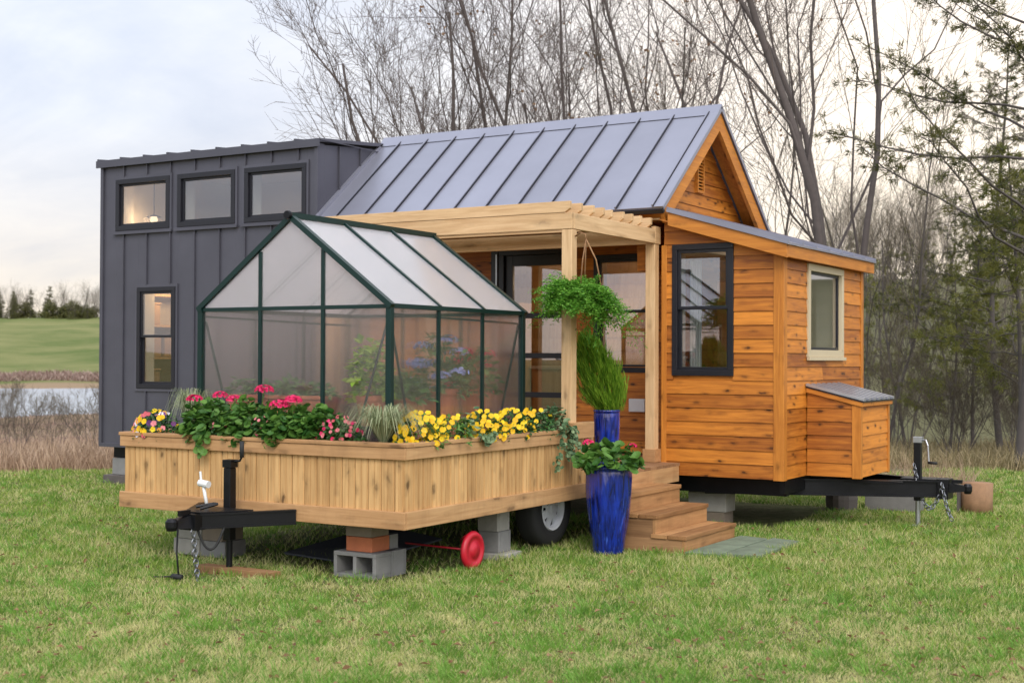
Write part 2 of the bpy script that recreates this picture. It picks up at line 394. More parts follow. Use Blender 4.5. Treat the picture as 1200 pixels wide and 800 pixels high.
# ------------------------------------------------------------------ the little house
H = thing('tiny_house', 'tiny house on a trailer, half grey metal box and half orange cedar with gable', 'house', (-4.5, 1.25, .3))
def FA(pl):   # facing the camera side (-Y): u=x, w=outwards
    return lambda u, w, z: (u, pl - w, z)
def FE(pl):   # facing +X: u=y
    return lambda u, w, z: (pl + w, u, z)
ZB = .50
def zshed(x): return 3.06 - .295 * (x + 1.067)    # top of the lean-to roof
def rings(M, F, u0, u1, w0, w1, z0, z1, t, rnd=None):
    M.box(u0, u1, w0, w1, z1 - t, z1, F, rnd); M.box(u0, u1, w0, w1, z0, z0 + t, F, rnd)
    M.box(u0, u0 + t, w0, w1, z0 + t, z1 - t, F, rnd); M.box(u1 - t, u1, w0, w1, z0 + t, z1 - t, F, rnd)
def wallbox(M, F, u0, u1, z0, z1, holes, w0, w1):
    """wall slab with rectangular openings"""
    us = sorted({u0, u1, *[h[0] for h in holes], *[h[1] for h in holes]})
    for a, b in zip(us[:-1], us[1:]):
        cuts = sorted([(h[2], h[3]) for h in holes if h[0] <= a + 1e-6 and h[1] >= b - 1e-6]); z = z0
        for c0, c1 in cuts:
            if c0 > z + 1e-6: M.box(a, b, w0, w1, z, c0, F, .5)
            z = c1
        if z < z1: M.box(a, b, w0, w1, z, z1, F, .5)
def siding(M, F, z0, z1, span, holes, pitch=.132):
    """lap boards; span(z) gives the wall's u-range at height z"""
    z = z0; k = 0
    while z < z1 - .01:
        zt = min(z + pitch, z1); a0, b0 = span(z); a1, b1 = span(zt)
        cut = [(h[0], h[1]) for h in holes if min(h[3], zt) - max(h[2], z) > (zt - z) * .45]
        seg = [(a0, b0, a1, b1)]
        for h0, h1 in cut:
            nw = []
            for (p0, q0, p1, q1) in seg:
                if h0 >= q0 or h1 <= p0: nw.append((p0, q0, p1, q1)); continue
                if h0 > p0: nw.append((p0, h0, p1, h0))
                if h1 < q0: nw.append((h1, q0, h1, q1))
            seg = nw
        for (p0, q0, p1, q1) in seg:
            # butt joints now and then
            js = [p0, q0]
            if q0 - p0 > 2.2 and abs(p0 - p1) < 1e-6: js = [p0, p0 + (q0 - p0) * random.uniform(.25, .75), q0]
            for jn in range(len(js) - 1):
                l, r_ = js[jn], js[jn + 1]
                if r_ - l < .02: continue
                l1 = p1 if jn == 0 else l; r1 = q1 if jn == len(js) - 2 else r_
                gap = .0015; rv = random.random()
                P8 = [F(l + gap, 0, z), F(r_ - gap, 0, z), F(l + gap, .021, z), F(r_ - gap, .021, z),
                      F(l1 + gap, 0, zt - .002), F(max(r1 - gap, l1 + gap + .001), 0, zt - .002), F(l1 + gap, .010, zt - .002), F(max(r1 - gap, l1 + gap + .001), .010, zt - .002)]
                M.hexa(P8, rv)
        z = zt; k += 1

def pane(F, u0, u1, z0, z1, w, parent, mat='glass', t=.006, name='pane'):
    return MB().box(u0, u1, w - t / 2, w + t / 2, z0, z1, F).build(name, MT[mat], parent)
def window(parent, F, u0, u1, z0, z1, style='hung', fm='winframe', label=None, t=.055, proud=.03):
    M = MB(); rings(M, F, u0, u1, -.06, proud, z0, z1, t)
    f = M.build('window', MT[fm], parent, bevel=.003)
    if label: f['label'] = label
    M = MB(); rings(M, F, u0 + .004, u1 - .004, -.26, -.062, z0 + .004, z1 - .004, .014, .5); M.build('reveal', MT['cream_wall'], f)
    a, b, c, d = u0 + t, u1 - t, z0 + t, z1 - t
    if style == 'hung':
        mz = c + (d - c) * .52
        M = MB(); rings(M, F, a, b, -.012, .012, mz - .02, d, .03); M.build('sash', MT['winframe'], f, bevel=.002)
        M = MB(); rings(M, F, a, b, -.040, -.016, c, mz + .018, .03); M.build('sash', MT['winframe'], f, bevel=.002)
        pane(F, a + .03, b - .03, mz + .01, d - .03, 0, f); pane(F, a + .03, b - .03, c + .03, mz - .012, -.028, f)
    else:
        M = MB(); rings(M, F, a, b, -.03, -.002, c, d, .028); M.build('sash', MT['winframe'], f, bevel=.002)
        pane(F, a + .028, b - .028, c + .028, d - .028, -.016, f)
    return f

Fw = FA(0.); Ee = FE(0.)
XB = -5.56; XL = -9.13; XR = -1.2; YW = 1.0
win_front = (-1.112, -.474, 1.466, 2.741)
win_side = (.66, 1.79, 1.652, 2.57)
win_porch = (-2.50, -1.74, 1.48, 2.76)
door_hole = (-3.72, -2.74, .64, 2.86)
clere = [(-8.859, -7.915, 3.232, 3.883), (-7.778, -6.831, 3.232, 3.883), (-6.679, -5.732, 3.232, 3.883)]
win_slim = (-8.466, -7.804, 1.236, 2.503)
# --- metal clad box
def ztop(y): return 4.11 + .085 * y
M = MB(); wallbox(M, Fw, XL, XB, ZB, 4.10, [win_slim] + clere, -.10, 0)
seams = np.arange(XL + .41, XB - .1, .41)
for x in seams:
    segs = [(ZB, 4.08)]
    for h in [win_slim] + clere:
        if h[0] - .03 < x < h[1] + .03:
            ns = []
            for a, b in segs:
                if h[2] - .03 > a: ns.append((a, min(b, h[2] - .03)))
                if h[3] + .03 < b: ns.append((max(a, h[3] + .03), b))
            segs = ns
    for a, b in segs: M.box(x - .007, x + .007, .0005, .026, a, b, Fw, .15)
M.box(XL - .004, XL + .045, .0005, .03, ZB, 4.10, Fw, .3); M.box(XB - .045, XB + .004, .0005, .03, ZB, 4.10, Fw, .35)
M.box(XL, XB, .0005, .028, ZB - .02, ZB + .03, Fw, .3)
Mw = M.build('wall', MT['wallmetal'], H, bevel=.002); Mw['label'] = 'dark grey standing seam metal front wall'
# left end, back and right return of the box
M = MB(); M.box(XL - .001, XL + .10, .101, 2.4, ZB, 4.10, rnd=.5); M.box(XL, XB, 2.40, 2.5, ZB, 4.20, rnd=.5)
M.prism([(XB - .10, .101, 2.9), (XB - .10, 2.399, 2.9), (XB - .10, 2.399, ztop(2.4) - .03), (XB - .10, .101, ztop(.1) - .03)], (.10, 0, 0), .5)
M.box(XB - .10, XB, .101, 1.0, ZB, 2.9, rnd=.5)
for y in np.arange(.36, 2.4, .40): M.box(XB + .0005, XB + .026, y - .007, y + .007, 2.9, ztop(y) - .04, rnd=.15)
for y in np.arange(.3, 2.4, .41): M.box(XL - .026, XL - .0015, y - .007, y + .007, ZB, 4.1, rnd=.15)
M.build('side_wall', MT['wallmetal'], H, bevel=.002)
M = MB()
y0, y1 = -.05, 2.6
M.hexa([(XL - .05, y0, ztop(y0)), (XB + .05, y0, ztop(y0)), (XL - .05, y1, ztop(y1)), (XB + .05, y1, ztop(y1)),
        (XL - .05, y0, ztop(y0) + .04), (XB + .05, y0, ztop(y0) + .04), (XL - .05, y1, ztop(y1) + .04), (XB + .05, y1, ztop(y1) + .04)], .5)
for x in np.arange(XL - .03, XB + .06, .41): M.beam((x, y0 - .004, ztop(y0) + .050), (x, y1, ztop(y1) + .050), .022, .020, rnd=.2)
M.box(XL - .052, XB + .052, y0 - .014, y0 - .0005, ztop(y0) - .055, ztop(y0) + .035, rnd=.2)
M.box(XB + .0505, XB + .062, y0, y1, ztop(y0) + .02, ztop(y0) + .03, rnd=.3)
M.build('flat_roof', MT['wallmetal'], H)

# --- cedar extension (front window wall) and end wall
M = MB()
M.prism([(XR, .0, ZB), (0, .0, ZB), (0, .0, zshed(0) - .06), (XR, .0, zshed(XR) - .06)], (0, .0005, 0), .5) if False else None
wallbox(M, Fw, XR, 0, ZB, 2.62, [win_front], -.10, 0)
M.prism([(XR, 0, 2.741 if False else 2.62), (win_front[0], 0, 2.62), (win_front[0], 0, zshed(win_front[0]) - .05), (XR, 0, zshed(XR) - .05)], (0, .1, 0), .5)
wallbox(M, Fw, win_front[0], win_front[1], 2.741, 2.80, [], -.10, 0)
M.prism([(win_front[1], 0, 2.62), (0, 0, 2.62), (0, 0, zshed(0) - .05), (win_front[1], 0, zshed(win_front[1]) - .05)], (0, .1, 0), .5)
hf = (win_front[0] + .01, win_front[1] - .01, win_front[2] + .01, win_front[3] - .01)
siding(M, Fw, ZB, 3.10, lambda z: (XR, min(-.001, max(XR + .01, (3.06 - .05 - z) / .295 - 1.067))), [hf])
M.build('wall', MT['cedar'], H)['label'] = 'orange cedar lap board wall with the black sash window'
M = MB(); hs = (win_side[0] + .01, win_side[1] - .01, win_side[2] + .01, win_side[3] - .01)
wallbox(M, Ee, .101, 2.5, ZB, 2.70, [win_side], -.10, 0)
siding(M, Ee, ZB, 2.70, lambda z: (.001, 2.5), [hs])
M.box(-9.0, 0, 2.4, 2.5, ZB, 2.70, rnd=.4)
M.build('end_wall', MT['cedar'], H)
for q in ((-.075, .026, -.026, .075, ZB - .01, zshed(0) - .09), (-.02, .026, 2.43, 2.52, ZB - .01, zshed(0) - .09), (XR - .026, XR + .03, -.024, .02, ZB, 2.74)):
    MB().box(*q).build('corner_board', MT['cedar_trim_v'], H, bevel=.003)
# --- return wall of the bump-out, porch wall, left porch wall
M = MB()
M.box(XR, XR + .10, .101, YW, ZB, 2.95, rnd=.4)
siding(M, (lambda u, w, z: (XR - w, u, z)), .62, 2.95, lambda z: (.02, YW), [])
Fp = FA(YW)
hd = door_hole; hp = win_porch
wallbox(M, Fp, XB, XR + .1, .62, 2.98, [hd, hp], -.10, 0)
siding(M, Fp, .62, 2.98, lambda z: (XB, XR), [(hd[0], hd[1], hd[2] - .1, hd[3]), (hp[0] + .01, hp[1] - .01, hp[2] + .01, hp[3] - .01)])
M.build('porch_wall', MT['cedar'], H)
# --- gable end
YR = 1.25; ZR = 4.262; SL = .815; XG = -1.40; XO = -1.135
def zroof(y): return ZR - abs(y - YR) * SL
M = MB(); Fg = FE(XG)
M.prism([(XG - .1, .0, 2.5), (XG - .1, 2.5, 2.5), (XG - .1, 2.5, zroof(2.5) - .06), (XG - .1, YR, ZR - .06), (XG - .1, 0, zroof(0) - .06)], (.1, 0, 0), .5)
siding(M, Fg, 2.86, ZR - .10, lambda z: (YR - max(.01, (ZR - .07 - z) / SL), YR + max(.01, (ZR - .07 - z) / SL)), [])
M.build('gable_wall', MT['cedar'], H)
M = MB(); v0, v1, vz0, vz1 = YR - .20, YR - .04, 3.40, 3.84
v0, v1 = YR - .09, YR + .09
rings(M, Fg, v0, v1, .012, .050, vz0, vz1, .022, .4)
for z in np.arange(vz0 + .035, vz1 - .03, .034):
    M.hexa([Fg(v0 + .02, .020, z), Fg(v1 - .02, .020, z), Fg(v0 + .02, .046, z - .018), Fg(v1 - .02, .046, z - .018),
            Fg(v0 + .02, .020, z + .008), Fg(v1 - .02, .020, z + .008), Fg(v0 + .02, .046, z - .010), Fg(v1 - .02, .046, z - .010)], .6)
M.build('louvre_vent', MT['cedar_trim_y'], H)
MB().box(v0 + .02, v1 - .02, .011, .0165, vz0 + .02, vz1 - .02, Fg).build('vent_screen', MT['blacksteel'], H)

# --- main roof (standing seam)
XL2 = XB
for sgn in (-1, 1):
    M = MB(); ye = YR + sgn * 1.45; ze = zroof(ye)
    def rp(x, d, up):   # d distance along slope 0..1, up = normal offset
        y = YR + (ye - YR) * d; z = ZR + (ze - ZR) * d; nl = math.hypot(1, SL)
        return (x, y + sgn * up * SL / nl, z + up / nl)
    def slab(x0, x1, d0, d1, n0, n1, rnd):
        M.hexa([rp(x0, d0, n0), rp(x1, d0, n0), rp(x0, d1, n0), rp(x1, d1, n0), rp(x0, d0, n1), rp(x1, d0, n1), rp(x0, d1, n1), rp(x1, d1, n1)], rnd)
    xs = np.arange(XO - .10, XL2, -.402).tolist() + [XL2 + .002]; xs = [XO] + xs
    for a, b in zip(xs[:-1], xs[1:]): slab(b, a, .0, 1, 0, .022, random.random())
    for x in xs[1:-1]: slab(x - .007, x + .007, .035, .998, .0225, .050, .5)
    slab(XO - .085, XO + .012, 0.0, 1.004, .0235, .034, .7)                      # rake flashing
    slab(XO + .0125, XO + .020, 0.0, 1.004, -.004, .034, .9)
    slab(XL2 + .002, XL2 + .05, .05, 1, .0235, .05, .1)
    rf = M.build('roof', MT['roofmetal'], H, bevel=0)
    M = MB()
    for x in xs[1:-1]: slab(x + .0072, x + .013, .035, .996, .0228, .042, .02)  # near-black sliver along one side of each seam: painted shade
    slab(XL2 + .003, XO + .004, .985, 1.008, -.045, -.001, .02)
    M.build('eave_flashing_seam_shade', MT['winframe'], H)
    # rake board, fascia, soffit
    M = MB(); slab(XO - .045 - (.001 if sgn > 0 else 0), XO - .003 - (.001 if sgn > 0 else 0), -.02, 1.0, -.165, -.004, .55); M.build('rake_board', MT['cedar_trim_y'], H, bevel=.003)
    M = MB(); slab(XG + .0225, XO - .046, .02, .985, -.020, -.004, .3); M.build('soffit', MT['cedar_trim_y'], H)
    M = MB(); slab(XB + .01, XO - .047, .962, .985, -.15, -.006, .5); M.build('fascia', MT['cedar_trim_x'], H, bevel=.003)
M = MB(); M.prism([(XL2, YR - .115, ZR - .055), (XL2, YR, ZR + .072), (XL2, YR + .115, ZR - .055), (XL2, YR + .10, ZR - .04), (XL2, YR, ZR + .045), (XL2, YR - .10, ZR - .04)], (XO + .02 - XL2, 0, 0), .9)
M.build('ridge_cap', MT['roofmetal'], H)
# porch soffit
MB().box(XB + .001, XR - .001, -.12, YW - .001, 2.985, 3.0, rnd=.5).build('porch_ceiling', MT['birchply'], H)

# --- lean-to roof over the cedar room
X1s = .105; Ys0, Ys1 = -.16, 2.66
M = MB()
def sh(x0, x1, y0, y1, o0, o1, rnd=None, MM=None):
    (MM or M).hexa([(x0, y0, zshed(x0) + o0), (x1, y0, zshed(x1) + o0), (x0, y1, zshed(x0) + o0), (x1, y1, zshed(x1) + o0),
            (x0, y0, zshed(x0) + o1), (x1, y0, zshed(x1) + o1), (x0, y1, zshed(x0) + o1), (x1, y1, zshed(x1) + o1)], rnd)
sh(XO + .03, X1s + .02, Ys0 - .02, .02, -.02, .0, .4); sh(XG + .024, X1s + .02, .0205, Ys1, -.02, .0, .4)
for y in np.arange(Ys0, Ys1, .40): sh(XG + .03 if y > .03 else XO + .03, X1s + .02, y - .012, y + .012, .0005, .03, .1)
M.build('lean_to_roof', MT['roofmetal'], H)
M = MB(); sh(XG + .3, X1s - .002, Ys0, Ys0 + .035, -.15, -.021, .5); M.build('fascia', MT['cedar_trim_x'], H, bevel=.003)
M = MB(); M.box(X1s - .035, X1s, Ys0 + .036, Ys1 - .01, zshed(X1s) - .14, zshed(X1s) - .021, rnd=.5); M.build('fascia', MT['cedar_trim_y'], H, bevel=.003)
M = MB(); sh(0.03, X1s - .036, Ys0 + .036, Ys1 - .012, -.12, -.105, .5); sh(XR, .03, Ys0 + .036, -.024, -.12, -.105, .5); M.build('soffit', MT['cedar_trim_y'], H)
# --- storage hutch on the end wall
yb0, yb1, xb = .66, 1.62, .53
def zbx(x): return 1.37 - .24 * x
M = MB()
M.hexa([(.022, yb0, ZB), (xb, yb0, ZB), (.022, yb1, ZB), (xb, yb1, ZB), (.022, yb0, zbx(0) - .05), (xb, yb0, zbx(xb) - .05), (.022, yb1, zbx(0) - .05), (xb, yb1, zbx(xb) - .05)], .5)
siding(M, FA(yb0), ZB, 1.33, lambda z: (.024, min(xb, max(.03, (1.37 - .045 - z) / .24))), [])
siding(M, FE(xb), ZB, zbx(xb) - .05, lambda z: (yb0, yb1), [])
hb = M.build('storage_hutch', MT['cedar'], H)
for q in ((xb - .06, xb + .026, yb0 - .026, yb0 + .04), (xb - .03, xb + .026, yb1 - .04, yb1 + .02)):
    MB().box(*q, ZB - .012, zbx(xb) - .05, rnd=.5).build('corner_board', MT['cedar_trim_v'], hb, bevel=.003)
M = MB()
def bx(x0, x1, y0, y1, o0, o1, rnd):
    M.hexa([(x0, y0, zbx(x0) + o0), (x1, y0, zbx(x1) + o0), (x0, y1, zbx(x0) + o0), (x1, y1, zbx(x1) + o0), (x0, y0, zbx(x0) + o1), (x1, y0, zbx(x1) + o1), (x0, y1, zbx(x0) + o1), (x1, y1, zbx(x1) + o1)], rnd)
bx(.024, xb + .06, yb0 - .05, yb1 + .04, -.01, .005, .5)
hr = M.build('roof', MT['winframe'], hb)
for y in np.arange(yb0 - .02, yb1 + .04, .165): M = MB(); bx(.024, xb + .065, y - .032, y + .032, .0055, .030, .6); M.build('rib', MT['boxrib_sheen'], hr)  # ribs paler than the sheet: reflected light put into their colour
M = MB(); bx(.024, xb + .05, yb0 - .042, yb0 - .027, -.055, -.012, .5); bx(xb + .03, xb + .05, yb0 - .026, yb1 + .03, -.05, -.012, .5); M.build('trim', MT['cedar_trim_x'], hb)

# --- windows and door
window(H, Fw, *win_front, label='black framed sash window in the orange cedar wall')
wd = window(H, Ee, *win_side, style='fixed', fm='creamtrim', label='window with pale timber trim on the end wall', t=.07, proud=.036)
M = MB(); M.box(win_side[0] - .02, win_side[1] + .02, .022, .055, win_side[2] - .035, win_side[2] - .001, Ee); M.build('sill', MT['creamtrim'], wd, bevel=.003)
window(H, Fp, *win_porch, label='black framed sash window at the back of the porch')
for c in clere:
    f = window(H, Fw, *c, style='fixed', t=.06)
    M = MB(); rings(M, Fw, c[0] - .035, c[1] + .035, .001, .020, c[2] - .035, c[3] + .035, .034); M.box(c[0] - .04, c[1] + .05, .021, .045, c[2] - .05, c[2] - .02, Fw)
    M.build('trim', MT['wallmetal'], f)
f = window(H, Fw, *win_slim, label='tall narrow window low in the grey metal wall')
M = MB(); rings(M, Fw, win_slim[0] - .035, win_slim[1] + .035, .001, .020, win_slim[2] - .035, win_slim[3] + .035, .034); M.build('trim', MT['wallmetal'], f)
M = MB(); rings(M, Fp, hd[0], hd[1], -.08, .03, hd[2] - .02, hd[3], .065); M.box(hd[0] - .10, hd[0] - .002, -.02, .034, hd[2] - .02, hd[3], Fp)
df = M.build('door_frame', MT['winframe'], H, bevel=.003)
M = MB(); M.box(hd[0] - .03, hd[0] - .012, .0345, .05, hd[2], hd[3] - .05, Fp); M.build('trim', MT['zinc'], df)
a, b, c, d = hd[0] + .067, hd[1] - .067, hd[2] + .047, hd[3] - .067
M = MB(); M.box(a, a + .10, -.05, -.008, c, d, Fp); M.box(b - .10, b, -.05, -.008, c, d, Fp)
zz = [c, c + .16, 1.19, 1.25, 1.63, 1.69, 2.08, 2.14, d - .12, d]
for q in range(0, 10, 2): M.box(a + .1, b - .1, -.05, -.008, zz[q], zz[q + 1], Fp)
dr = M.build('door', MT['winframe'], H, bevel=.003)
for q in range(1, 9, 2): pane(Fp, a + .1, b - .1, zz[q], zz[q + 1], -.028, dr)
M = MB(); M.tube([Fp(b - .05, -.01, 1.62), Fp(b - .05, .035, 1.62), Fp(b - .15, .04, 1.62)], .009, 8); M.build('handle', MT['zinc'], dr, smooth=True)
MB().box(-2.05, -1.86, .022, .07, 1.06, 1.20, Fp).build('utility_box', MT['greyplastic'], H, bevel=.008)
# --- inside: floor, lining, partition
M = MB(); M.box(XL + .1, -.1, .1, 2.4, ZB, .60, rnd=.5); M.box(XB, XR, 0, .1, ZB, .60, rnd=.5)
M.build('floor', MT['deck_x'], H)
M = MB()
M.box(XL + .11, XB - .11, 2.385, 2.399, .60, 4.09, rnd=.5); M.box(XG, -.11, 2.385, 2.399, .60, 2.64, rnd=.5); M.box(XL + .101, XL + .115, .11, 2.38, .60, 4.09, rnd=.5)
M.box(XL + .12, XB - .11, .11, 2.38, 4.08, 4.095, rnd=.5)                      # ceiling of the box
M.box(XB - .02, XG - .11, 1.101, 2.38, 2.99, 3.0, rnd=.5); M.box(XR, -.11, .11, 1.10, 2.66, 2.67, rnd=.5)
M.box(XB + .0, XB + .02, 1.101, 2.38, .6, 2.98, rnd=.5)
M.build('interior_lining', MT['cream_wall'], H)
M = MB(); siding(M, FA(2.399), .6, 2.98, lambda z: (XB + .03, XG - .01), [], .16); M.build('room_back_wall', MT['birchply'], H)
M = MB(); M.box(XL + .12, XB - .11, .9, 2.37, 2.86, 2.95, rnd=.5); M.build('loft_floor', MT['birchply'], H)
M = MB()
u_ = np.linspace(0, 1, 40); cxs = -1.02 + .13 * u_; cys = .2 + .016 * np.sin(u_ * 30)
for a_, b_ in zip(range(39), range(1, 40)): M.hexa([(cxs[a_], cys[a_], 1.3), (cxs[b_], cys[b_], 1.3), (cxs[a_], cys[a_] + .004, 1.3), (cxs[b_], cys[b_] + .004, 1.3), (cxs[a_], cys[a_], 2.6), (cxs[b_], cys[b_], 2.6), (cxs[a_], cys[a_] + .004, 2.6), (cxs[b_], cys[b_] + .004, 2.6)], .5)
M.build('curtain', MT['fabric'], H)
# --- chassis, tongue, jack
M = MB()
for y in (.22, 2.28): M.box(XL + .05, -.02, y - .04, y + .04, .33, .494, rnd=.5)
for x in np.arange(XL + .3, -.2, .8): M.box(x - .03, x + .03, .262, 2.238, .38, .49, rnd=.5)
M.box(-.06, -.005, .10, 2.4, .36, .492, rnd=.5)
M.build('chassis', MT['blacksteel'], H)
M = MB()
def cbeam(a, b, h=.16, w=.05):
    a = Vector(a); b = Vector(b); M.beam(a, b, .006, h); n = (b - a).cross(Vector((0, 0, 1))).normalized()
    for z in (-h / 2 + .006, h / 2 - .006): M.beam(a + n * .01 + Vector((0, 0, z)), b + n * .01 + Vector((0, 0, z)), w, .012)
cbeam((-.9, .30, .385), (1.22, 1.20, .385)); cbeam((-.9, 2.20, .385), (1.22, 1.30, .385))
M.box(1.15, 1.25, 1.14, 1.36, .29, .48, rnd=.5); M.box(.80, 1.14, 1.12, 1.38, .466, .478, rnd=.4)
M.box(.0, .9, .82, .86, .44, .466, rnd=.5)
tg = M.build('tongue', MT['blacksteel'], H)
M = MB(); M.hexa([(1.25, 1.19, .35), (1.40, 1.215, .37), (1.25, 1.31, .35), (1.40, 1.285, .37), (1.25, 1.19, .44), (1.40, 1.215, .42), (1.25, 1.31, .44), (1.40, 1.285, .42)], .5)
M.lathe([(0, -.05), (.03, -.05), (.042, -.02), (.042, .02), (.03, .045), (0, .045)], (1.41, 1.25, .395), 12)
M.box(1.26, 1.36, 1.235, 1.265, .44, .475); M.build('coupler', MT['blacksteel'], tg)
def jack(parent, x, y, top, cap='zinc', crank=1, shaft='blacksteel', foot=.07):
    M = MB(); M.box(x - .034, x + .034, y - .034, y + .034, .26, top - .06); M.box(x - .05, x + .05, y - .05, y + .05, .46, .475)
    j = M.build('jack', MT[shaft], parent, bevel=.006)
    M = MB(); M.tube([(x, y, .015), (x, y, .27)], .024, 12); M.box(x - foot, x + foot, y - foot, y + foot, .012, .024)
    M.build('foot', MT['zinc' if cap == 'zinc' else 'blacksteel'], j, bevel=.002)
    M = MB(); M.box(x - .04, x + .045, y - .04, y + .04, top - .058, top)
    if cap == 'zinc':
        M.tube([(x + .03, y, top - .03), (x + .085, y - .03, top - .03), (x + .105, y - .04, top - .08), (x + .115, y - .045, top - .24)], .010, 8)
    else:
        M.tube([(x, y, top - .02), (x + .10, y, top - .005), (x + .115, y, top + .02)], .009, 8)
    M.build('crank', MT[cap], j, smooth=False, bevel=.003)
    M = MB()
    if cap == 'zinc': M.tube([(x + .112, y - .045, top - .245), (x + .20, y - .085, top - .245)], .014, 10)
    else: M.tube([(x + .118, y, top + .02), (x + .118, y, top + .14)], .017, 10)
    M.build('grip', MT['rubber'], j, smooth=True)
    return j
jack(tg, .95, 1.20, .88)
def chain(parent, pts, name='chain', mat='chaingrey', r=.0055, link=.045, w=.018):
    pts = np.asarray(pts, float); L = np.concatenate([[0], np.cumsum(np.linalg.norm(np.diff(pts, axis=0), axis=1))]); M = MB(); s = 0; k = 0
    while s < L[-1] - link * .6:
        c = np.array([np.interp(s + link / 2, L, pts[:, i]) for i in range(3)]); e = np.array([np.interp(min(L[-1], s + link), L, pts[:, i]) for i in range(3)])
        d = e - c; d /= np.linalg.norm(d) + 1e-9; side = np.cross(d, [0.3, .9, .2] if k % 2 else [.9, -.3, .1]); side /= np.linalg.norm(side) + 1e-9
        th = np.linspace(0, 2 * math.pi, 11)
        M.tube([c + d * math.cos(t) * link * .62 + side * math.sin(t) * w for t in th], r, 5, cap=False); s += link * .8; k += 1
    return M.build(name, MT[mat], parent, smooth=True)
def sag(a, b, drop, n=14):
    t = np.linspace(0, 1, n)[:, None]; p = np.asarray(a) * (1 - t) + np.asarray(b) * t; p[:, 2] -= (drop * 4 * t * (1 - t))[:, 0]; return p
chain(tg, np.concatenate([sag((.93, 1.13, .62), (1.08, 1.12, .20), .10), sag((1.08, 1.12, .20), (1.20, 1.16, .45), .06)]))
chain(tg, sag((1.2, 1.10, .45), (1.30, 1.10, .10), .05))

# ------------------------------------------------------------------ supports and odds and ends below
def cmu(name, label, x0, y0, z0, lx=.39, ly=.19, h=.19, mat='concrete', holes='y', cat='block', group=None):
    """hollow block: two cores running along y (facing front) or z"""
    M = MB(); t = .03; xs = [x0, x0 + t, x0 + lx / 2 - t / 2, x0 + lx / 2 + t / 2, x0 + lx - t, x0 + lx]
    if holes == 'y':
        M.box(x0, x0 + lx, y0, y0 + ly, z0, z0 + t); M.box(x0, x0 + lx, y0, y0 + ly, z0 + h - t, z0 + h)
        for a, b in ((0, 1), (2, 3), (4, 5)): M.box(xs[a], xs[b], y0, y0 + ly, z0 + t, z0 + h - t)
    else:
        M.box(x0, x0 + lx, y0, y0 + t, z0, z0 + h); M.box(x0, x0 + lx, y0 + ly - t, y0 + ly, z0, z0 + h)
        for a, b in ((0, 1), (2, 3), (4, 5)): M.box(xs[a], xs[b], y0 + t, y0 + ly - t, z0, z0 + h)
    o = M.build(name, MT[mat], bevel=.004); return solo(tag(o, label, cat, group), (x0 + lx / 2, y0 + ly / 2, z0))
def brick(name, label, x0, x1, y0, y1, z0, z1, mat, cat='brick', group=None):
    o = MB().box(x0, x1, y0, y1, z0, z1, rnd=random.random()).build(name, MT[mat], bevel=.006); return solo(tag(o, label, cat, group), ((x0 + x1) / 2, (y0 + y1) / 2, z0))
cmu('cinder_block', 'grey hollow block with two dark openings facing front, under the orange brick', -1.985, -4.16, .0)
cmu('cinder_block', 'grey hollow block tucked behind the front one under the orange brick', -1.985, -3.965, .0, holes='z')
brick('brick', 'orange clay brick resting on the grey hollow block', -1.90, -1.66, -4.12, -3.90, .192, .30, 'brick_orange')
brick('brick', 'brownish grey brick directly under the planter corner, above the orange one', -1.905, -1.665, -4.12, -3.90, .302, .405, 'brick_grey')
brick('brick', 'pale brick behind the orange one on the grey blocks', -1.90, -1.66, -3.895, -3.79, .192, .30, 'concrete')
for i, (a, b, z, l) in enumerate([(-3.84, -3.55, 0, 'cream block at the lower left of the pile behind the coupler'), (-3.54, -3.27, 0, 'cream block at the lower right of the pile behind the coupler'), (-3.80, -3.53, .132, 'cream block midway up the left of the pile behind the coupler'),
        (-3.52, -3.30, .132, 'cream block midway up the right of the pile behind the coupler'), (-3.78, -3.33, .264, 'long block topping the pile behind the coupler')]):
    brick('stone_block', l, a, b, -3.95, -3.70, z, z + .13, ['concrete_pale', 'concrete', 'concrete_pale', 'brick_grey', 'concrete'][i], 'block')
brick('concrete_block', 'flat pale slab at the base of the pile left of the tyre', -1.62, -1.30, -2.86, -2.56, 0, .05, 'concrete_pale', 'block')
cmu('cinder_block', 'lower grey block of the pile left of the tyre', -1.57, -2.80, .052, .19, .19, .17, holes='z')
cmu('cinder_block', 'upper grey block of the pile left of the tyre', -1.575, -2.81, .224, .19, .19, .17, 'concrete_pale', holes='z')
# red wheel on its axle
M = MB(); M.lathe([(0, .03), (.05, .034), (.055, .02), (.10, .016), (.105, .028), (.138, .022), (.150, .0), (.138, -.02), (.05, -.02), (0, -.02)], (-1.27, -3.36, .150), 40, 'x')
rw = thing('cart_wheel', 'red ribbed metal wheel on a thin axle under the planter', 'wheel', (-1.27, -3.36, 0))
M.build('disc', MT['redpaint'], rw, smooth=True)
M = MB(); M.tube([(-1.28, -3.36, .15), (-1.9, -3.36, .16)], .008, 8)
for dz in (-.09, .09): M.tube([(-1.37, -3.36, .155), (-1.38, -3.36, .155 + dz * .7), (-1.33, -3.36, .155 + dz * 1.2), (-1.30, -3.36, .15 + dz)], .006, 6)
M.build('axle', MT['redpaint'], rw, smooth=True)
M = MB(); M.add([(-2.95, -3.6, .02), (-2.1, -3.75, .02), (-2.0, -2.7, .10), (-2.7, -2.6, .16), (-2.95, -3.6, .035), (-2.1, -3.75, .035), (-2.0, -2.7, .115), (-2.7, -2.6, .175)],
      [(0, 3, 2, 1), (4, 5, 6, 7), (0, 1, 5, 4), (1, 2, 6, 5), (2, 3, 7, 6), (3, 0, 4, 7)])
solo(tag(M.build('plastic_sheet', MT['tarp']), 'dark grey plastic sheet lying on the grass under the planter', 'sheet'), (-2.5, -3.2, .02))
